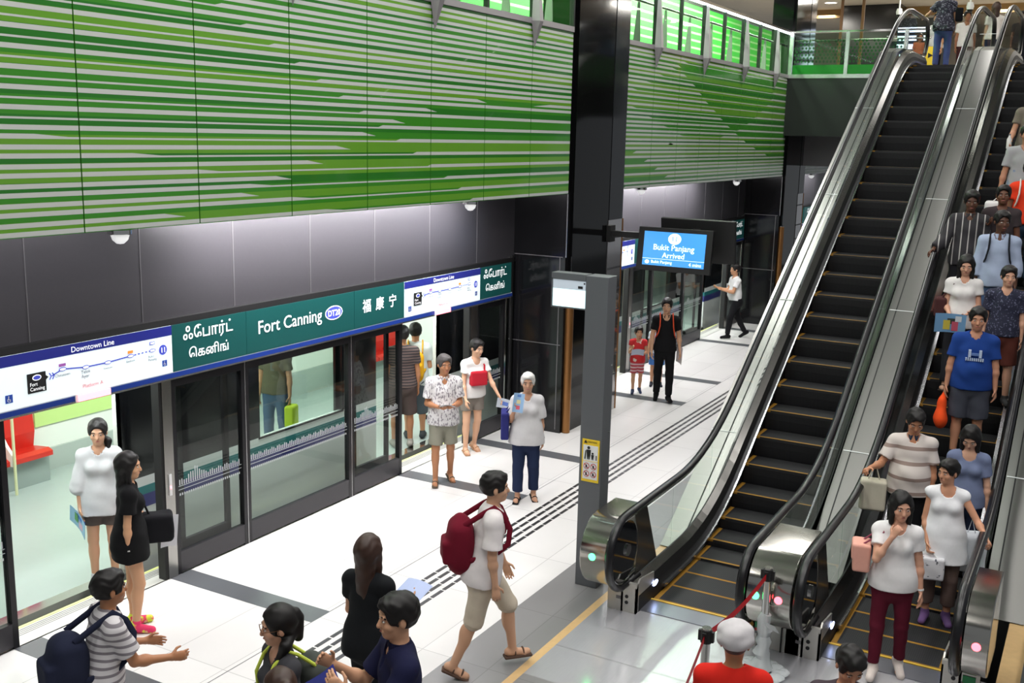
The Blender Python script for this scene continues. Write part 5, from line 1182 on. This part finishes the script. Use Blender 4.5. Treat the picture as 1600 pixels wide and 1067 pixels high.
p = ride('woman in white sleeveless top and brown trousers, left hand on the right handrail', 10.31, 1.04, 1.56, yaw=188, female=True, sk=(206, 150, 120), hair=('short', HAIRK), head=(-42, 4), fat=1.16, L=((.25, .5, -.75), (.75, .28, -.28)), R=((.05, .14, -1), (.45, -.15, -.8)), curl=(.6, .7),
    legR=((.03, .04, -1), (0, 0, -1)), legL=((.05, .05, -1), (-.05, 0, -1)), top=T((236, 236, 239), sleeve=0, hem=-.26, loose=.02, flare=.06, neck=.075), bottom=T((104, 86, 80), hem=1.72, loose=.022), feet=('shoe', (112, 84, 132)))
c = p['hR']+V3(.02, .02, -.16); r, org = worn(p, 'tote_bag', [('u', rbox(c, (.03, .12, .09), .02), .01), ('n', .004, 30, 2)], blotch('printed_white_bag', (216, 214, 218), (80, 82, 92), 26, .66), 'white printed tote bag in front of the woman in sleeveless top', 'bag'); strap(r, org, [c+V3(0, .07, .1), p['hR']+V3(0, .03, 0), p['hR']+V3(0, -.03, 0), c+V3(0, -.07, .1)], .008, WHITE, 'handle')
c = p['P']+V3(-.10, .26, -.16); r, org = worn(p, 'carrier_bag', [('u', rbox(c, (.06, .09, .15), .04), .01), ('n', .006, 26, 2)], cloth((214, 218, 224)), 'pale carrier bag hanging behind the woman in sleeveless top', 'bag'); strap(r, org, [c+V3(0, .03, .16), c+V3(.04, -.02, .34), c+V3(0, -.05, .16)], .006, cloth((214, 218, 224)), 'handle')
TEE3 = stripes('striped_polo', (214, 204, 198), (150, 130, 122), 'Z', .155, .24, .85, .55)
p = ride('man in pale striped polo and black trousers, right hand on the centre handrail', 11.10, 1.50, 1.68, yaw=190, sk=(186, 130, 98), hair=('short', HAIRK), head=(8, 26), fat=1.16, R=((.3, .42, -.85), (.75, .35, .02)), L=((.0, .16, -1), (.2, .02, -1)), curl=(.4, .6), top=T(TEE3, sleeve=.72, hem=-.10, loose=.024, collar=True, cm=cloth((40, 52, 70))), bottom=T((20, 20, 23), hem=1.95, loose=.016), feet=('shoe', (30, 30, 32)))
q = p['arms'][1]; c = q[2]*.5+q[3]*.5+V3(0, 0, -.30); r, org = worn(p, 'tote_bag', [('u', rbox(c, (.05, .10, .13), .03), .01)], cloth((196, 190, 172)), 'beige tote bag on the forearm of the man in striped polo', 'bag'); strap(r, org, [c+V3(0, .06, .14), q[2]*.5+q[3]*.5+V3(0, 0, .04), c+V3(0, -.06, .14)], .008, cloth((196, 190, 172)), 'handle')
p = ride('woman in slate blue tee looking down, black bob, behind the woman in sleeveless top', 11.12, .96, 1.58, female=True, sk=(212, 164, 138), hair=('bob', HAIRK), head=(-8, 34), L=((.05, .2, -1), (.1, .1, -1)), R=((.1, .14, -1), (.3, -.1, -1)), top=T((112, 122, 152), sleeve=.65, hem=-.08, loose=.018, neck=.075), bottom=T((34, 40, 62), hem=1.9, loose=.01), feet=('shoe', (60, 60, 66)))
BT = cloth((30, 62, 132))
p = ride('man in bright blue printed tee and dark shorts carrying an orange bag', 12.66, 1.16, 1.72, sk=(190, 136, 108), hair=('short', HAIRK), head=(2, 6), fat=1.14, R=((.02, .2, -1), (.1, .08, -1)), L=((.02, .2, -1), (.1, .08, -1)), top=T(BT, sleeve=.7, hem=-.10, loose=.024), bottom=T((66, 68, 78), kind='shorts', hem=.95, loose=.03), feet=('shoe', (40, 40, 44)))
m = MB(); W2 = mat('tee_print_white', (176, 190, 214), .8); xx = .5*0+.155*p['s']
for k_ in range(9):
    y = -.085+.0215*k_; m.box((xx-.02, y, p['P'][2]+.24), (xx+.012, y+.014, p['P'][2]+.27), W2)
for y in (-.06, .05): m.box((xx-.03, y, p['P'][2]+.28), (xx+.012, y+.028, p['P'][2]+.36), W2)
m.box((xx-.02, -.03, p['P'][2]+.30), (xx+.012, .05, p['P'][2]+.325), cloth((90, 116, 170))); m.build('chest_print', p['root'])
c = p['hR']+V3(.02, -.02, -.24); OR = cloth((240, 82, 34)); r, org = worn(p, 'carrier_bag', [('u', cone(c+V3(0, 0, -.06), c+V3(0, 0, .12), .125, .06, (V3(0, 1, 0), 1.6)), .02), ('u', cone(c+V3(0, 0, .1), p['hR']+V3(0, 0, .0), .05, .02), .03), ('n', .006, 28, 1)], OR, 'orange plastic carrier bag hanging from the hand of the man in blue tee', 'bag')
p = ride('woman in white blouse with long dark hair holding a colourful magazine', 13.63, 1.44, 1.60, female=True, sk=(206, 156, 130), hair=('long', HAIRK), head=(2, 16), R=((.1, .16, -1), (.6, -.2, -.35)), L=((.1, .16, -1), (.65, -.35, -.2)), top=T((216, 212, 210), sleeve=.5, hem=-.12, loose=.028, flare=.03), bottom=T((46, 46, 50), hem=1.95, loose=.016), feet=('sandal', (60, 50, 46)))
sheet(p, (p['hL']+p['hR'])/2+V3(.07, -.08, -.06), .34, .24, (.25, 0, 1.6), 'colourful magazine held by the woman in white blouse', (120, 166, 206), [(-.15, -.1, .3, .5, (214, 196, 80)), (.2, -.15, .3, .5, (206, 90, 110)), (.05, .1, .3, .3, (60, 70, 66)), (.3, .25, .3, .3, (226, 232, 236))], 'magazine')
strapm = cloth((70, 40, 40)); c = p['P']+V3(-.02, -.24, .12); r, org = worn(p, 'shoulder_bag', [('u', rbox(c, (.09, .04, .09), .03), .01)], strapm, 'brown shoulder bag of the woman in white blouse', 'bag'); strap(r, org, [c+V3(.06, 0, .1), p['shR']+V3(.07, .03, .0), p['shR']+V3(0, .02, .05), p['shR']+V3(-.07, .03, 0), c+V3(-.06, 0, .1)], .008, strapm, 'strap')
ride('young person in navy patterned tee and brown shorts on the right escalator', 13.5, .96, 1.60, sk=(206, 156, 130), hair=('short', HAIRK), head=(10, 4), top=T(blotch('navy_pattern_tee', (30, 32, 54), (96, 98, 122), 45, .62), sleeve=.7, loose=.022), bottom=T((86, 44, 36), kind='shorts', hem=.95, loose=.025), feet=('shoe', (60, 60, 60)))
ride('man in dark shirt with white vertical stripes, right hand on the centre handrail', 14.60, 1.56, 1.72, sk=DEEP, hair=('short', HAIRK), head=(4, 12), R=((.25, .35, -.9), (.6, .35, -.35)), top=T(stripes('vertical_striped_shirt', (42, 40, 44), (170, 166, 164), 'Y', .085, .16), sleeve=1.9, hem=-.12, loose=.026, collar=True), bottom=T((34, 34, 38), hem=1.95, loose=.016), feet=('shoe', (26, 26, 28)))
p = ride('man in light blue shirt with black backpack straps, dark hair, near the right handrail', 14.25, 1.16, 1.72, sk=DEEP, hair=('short', HAIRK), head=(18, 4), top=T((160, 172, 196), sleeve=1.6, hem=-.10, loose=.024, collar=True), bottom=T((76, 96, 130), hem=1.95, loose=.014), feet=('shoe', (50, 50, 54)))
backpack(p, (28, 30, 36), 'black backpack worn by the man in light blue shirt')
ride('dark-haired man just behind the man in light blue shirt, arm bent', 14.85, 1.22, 1.64, sk=(104, 66, 48), hair=('short', HAIRK), R=((.2, .2, -1), (.7, -.3, .5)), top=T((60, 52, 54), sleeve=.6, loose=.02), bottom=T((50, 50, 56)), feet=('shoe', (40, 40, 44)))
p = ride('person in orange-red tee with a white strap, above the dark-haired man', 15.42, .98, 1.60, sk=(120, 78, 58), hair=('short', HAIRK), head=(-10, 18), top=T((222, 62, 34), sleeve=.6, loose=.024), bottom=T((50, 70, 90)), feet=('shoe', (40, 40, 44)))
backpack(p, (226, 222, 214), 'white backpack worn by the person in orange-red tee')
p = ride('man in grey tee with blue chest print, high on the right escalator, white bag', 15.98, 1.10, 1.72, sk=(176, 124, 98), hair=('short', HAIRK), R=((.05, .22, -1), (.2, .15, -1)), top=T(blotch('grey_print_tee', (156, 156, 158), (66, 112, 170), 5, .68), sleeve=.7, loose=.024), bottom=T((60, 60, 66), hem=1.9), feet=('shoe', (40, 40, 44)))
c = p['hR']+V3(.03, -.02, -.20); r, org = worn(p, 'carrier_bag', [('u', rbox(c, (.06, .09, .11), .04), .01), ('n', .006, 26, 2)], cloth((220, 218, 218)), 'white carrier bag hanging from the hand of the man in grey tee', 'bag'); strap(r, org, [c+V3(0, .04, .14), p['hR'], c+V3(0, -.04, .14)], .007, cloth((220, 218, 218)), 'handle')
p = ride('topmost rider on the right escalator, at the photo edge, holding a bottle', 16.95, 1.12, 1.66, sk=(190, 140, 112), hair=('short', HAIRK), R=((.1, .25, -1), (.55, .1, -.4)), top=T((120, 112, 100), sleeve=.6, loose=.02), bottom=T((96, 88, 76)), feet=('shoe', (40, 40, 44)))
c = p['hR']; r = empty('bottle', 'white bottle in the hand of the person at the right edge', 'bottle', p['W'](c+V3(.0, 0, -.05)), 0); MB().lathe([(.001, 0), (.032, 0), (.034, .01), (.034, .13), (.014, .17), (.013, .19)], (0, 0, 0), mat('bottle_white', (222, 220, 216), .3), 14).build('bottle_body', r, True); MB().lathe([(.015, .185), (.015, .205), (.001, .206)], (0, 0, 0), mat('bottle_cap_grey', (130, 130, 136), .4), 12).build('cap', r, True)
# --- upstairs
p = person('woman in dark patterned top and blue jeans standing at the top of the left escalator', 23.0, 3.30, UZ, 8, 1.56, True, 1.05, sk=(186, 136, 106), hair=('short', HAIRD), L=((.3, .55, -.6), (.8, .3, -.1)), R=((-.02, .2, -1), (.1, .05, -1)), legL=((.03, .05, -1), (-.03, 0, -1)), legR=((.0, .05, -1), (-.05, 0, -1)), top=T(blotch('dark_pattern_top', (44, 42, 58), (132, 132, 146), 26, .58, .85, (1, 1, 2)), sleeve=.62, hem=-.12, loose=.03), bottom=T((84, 96, 150), hem=1.9, loose=.012), feet=('shoe', (170, 120, 170)))
c = p['P']+V3(.0, -.26, .20); r, org = worn(p, 'shoulder_bag', [('u', rbox(c, (.08, .04, .10), .03), .01)], cloth((22, 22, 26)), 'black shoulder bag of the woman at the top of the left escalator', 'bag'); strap(r, org, [c+V3(.05, 0, .1), p['shR']+V3(.07, .03, .0), p['shR']+V3(0, .02, .05), p['shR']+V3(-.07, .03, 0), c+V3(-.05, 0, .1)], .008, cloth((22, 22, 26)), 'strap')
person('person in white top and black trousers beyond the woman atop the left escalator', 27.5, 4.10, UZ, 160, 1.55, True, hair=('bob', HAIRK), top=T((226, 226, 230), loose=.02), bottom=T((22, 22, 26)), face=False)
person('person in white shirt seen between the two escalators upstairs', 27.5, 3.45, UZ, 200, 1.58, hair=('short', HAIRK), sk=(150, 100, 76), top=T((224, 220, 222), loose=.024), bottom=T((70, 40, 44)), face=False)
person('person in cream top and dark trousers behind the top of the right escalator', 25.5, 2.64, UZ, 30, 1.52, True, hair=('bob', HAIRB), sk=FAIR, R=((.2, .2, -1), (.6, -.2, .8)), top=T((226, 220, 214), loose=.02), bottom=T((36, 44, 70)), face=False)
person('child in black tee with a pink ring print, upstairs at the right edge', 24.8, 2.06, UZ, 190, 1.22, child=True, sk=(120, 80, 62), hair=('short', HAIRK), top=T((24, 26, 36), loose=.02), bottom=T((22, 24, 32), hem=1.8), face=False)
person('person with brown hat sitting low beyond the left escalator landing', 27.0, 4.38, UZ, 210, 1.05, child=True, sk=(190, 130, 100), hair=('bob', HAIRB), top=T((206, 120, 84), loose=.02), bottom=T((70, 60, 110)), face=False)
for x, y, lb in ((31, 5.62, 'white dome camera hanging from the concourse ceiling above the left escalator'), (27, 3.35, 'white dome camera hanging from the concourse ceiling above the right escalator')):
    z = 8.0 if x > 30 else 7.62
    o = empty('security_camera', lb, 'camera', (x, y, z)); MB().tube([(0, 0, .08), (0, 0, 9.3-z)], .02, WHITE, 8).build('stem', o, True); MB().lathe([(.001, -.14), (.05, -.12), (.07, -.07)], (0, 0, 0), BLK).build('lens', o, True); MB().lathe([(.072, -.07), (.085, 0), (.06, .09), (.001, .09)], (0, 0, 0), WHITE).build('housing', o, True)
o = empty('direction_sign', 'blue-lit direction sign hanging from the concourse ceiling at the top edge', 'sign', (30, 7.85, 8.3)); MB().box((0, -.24, -.14), (.08, .24, .14), BLK).build('casing', o)
m = MB(); SB = mat('sign_cyan', (150, 206, 226), .4, emit=.8)
for i in range(4): m.box((-.005, -.2+.11*i, -.1), (0, -.13+.11*i, -.03), SB); m.box((-.005, -.2+.11*i, .02), (0, -.13+.11*i, .1), SB if i != 1 else mat('sign_yellow'))
m.build('lit_panel', o); MB().box((.03, -.02, .14), (.05, .02, 1.0), BLK).build('hanger', o)
o = empty('notice_stand', 'yellow notice stand beside the woman at the top of the left escalator', 'sign', (26.4, 4.02, UZ)); MB().box((0, -.14, .1), (.04, .14, .75), YS).build('board', o); MB().box((-.1, -.05, 0), (.14, .05, .1), BLK).build('foot', o)
m = MB(); 
for z in (.25, .55): m.poly([(-.004, .05, z-.06), (-.004, -.06, z), (-.004, .05, z+.06)], BLK)
m.build('arrow', o)
o = empty('lit_display', 'bright display with white bars beyond the left escalator landing', 'display', (34, 5.55, UZ)); MB().box((0, -.75, 0), (.1, .75, 2.2), BLK).build('casing', o); m = MB()
for i in range(6): m.box((-.01, -.6, .6+.24*i), (0, .6, .74+.24*i), mat('bar_light', (214, 228, 255), .4, emit=3))
m.build('light_bar', o)
for y, x in ((8.3, 36), (7.0, 33)):
    o = tag(MB().box((x, y-.04, UZ), (x+.08, y+.04, 9.3), mat('dark_timber', (110, 78, 48), .5)).build('timber_post', None, False, (x, y, UZ)), 'slim brown post in the upper concourse, %s' % ('beyond the bridge railing' if y > 8 else 'left of the escalator top'), 'post')
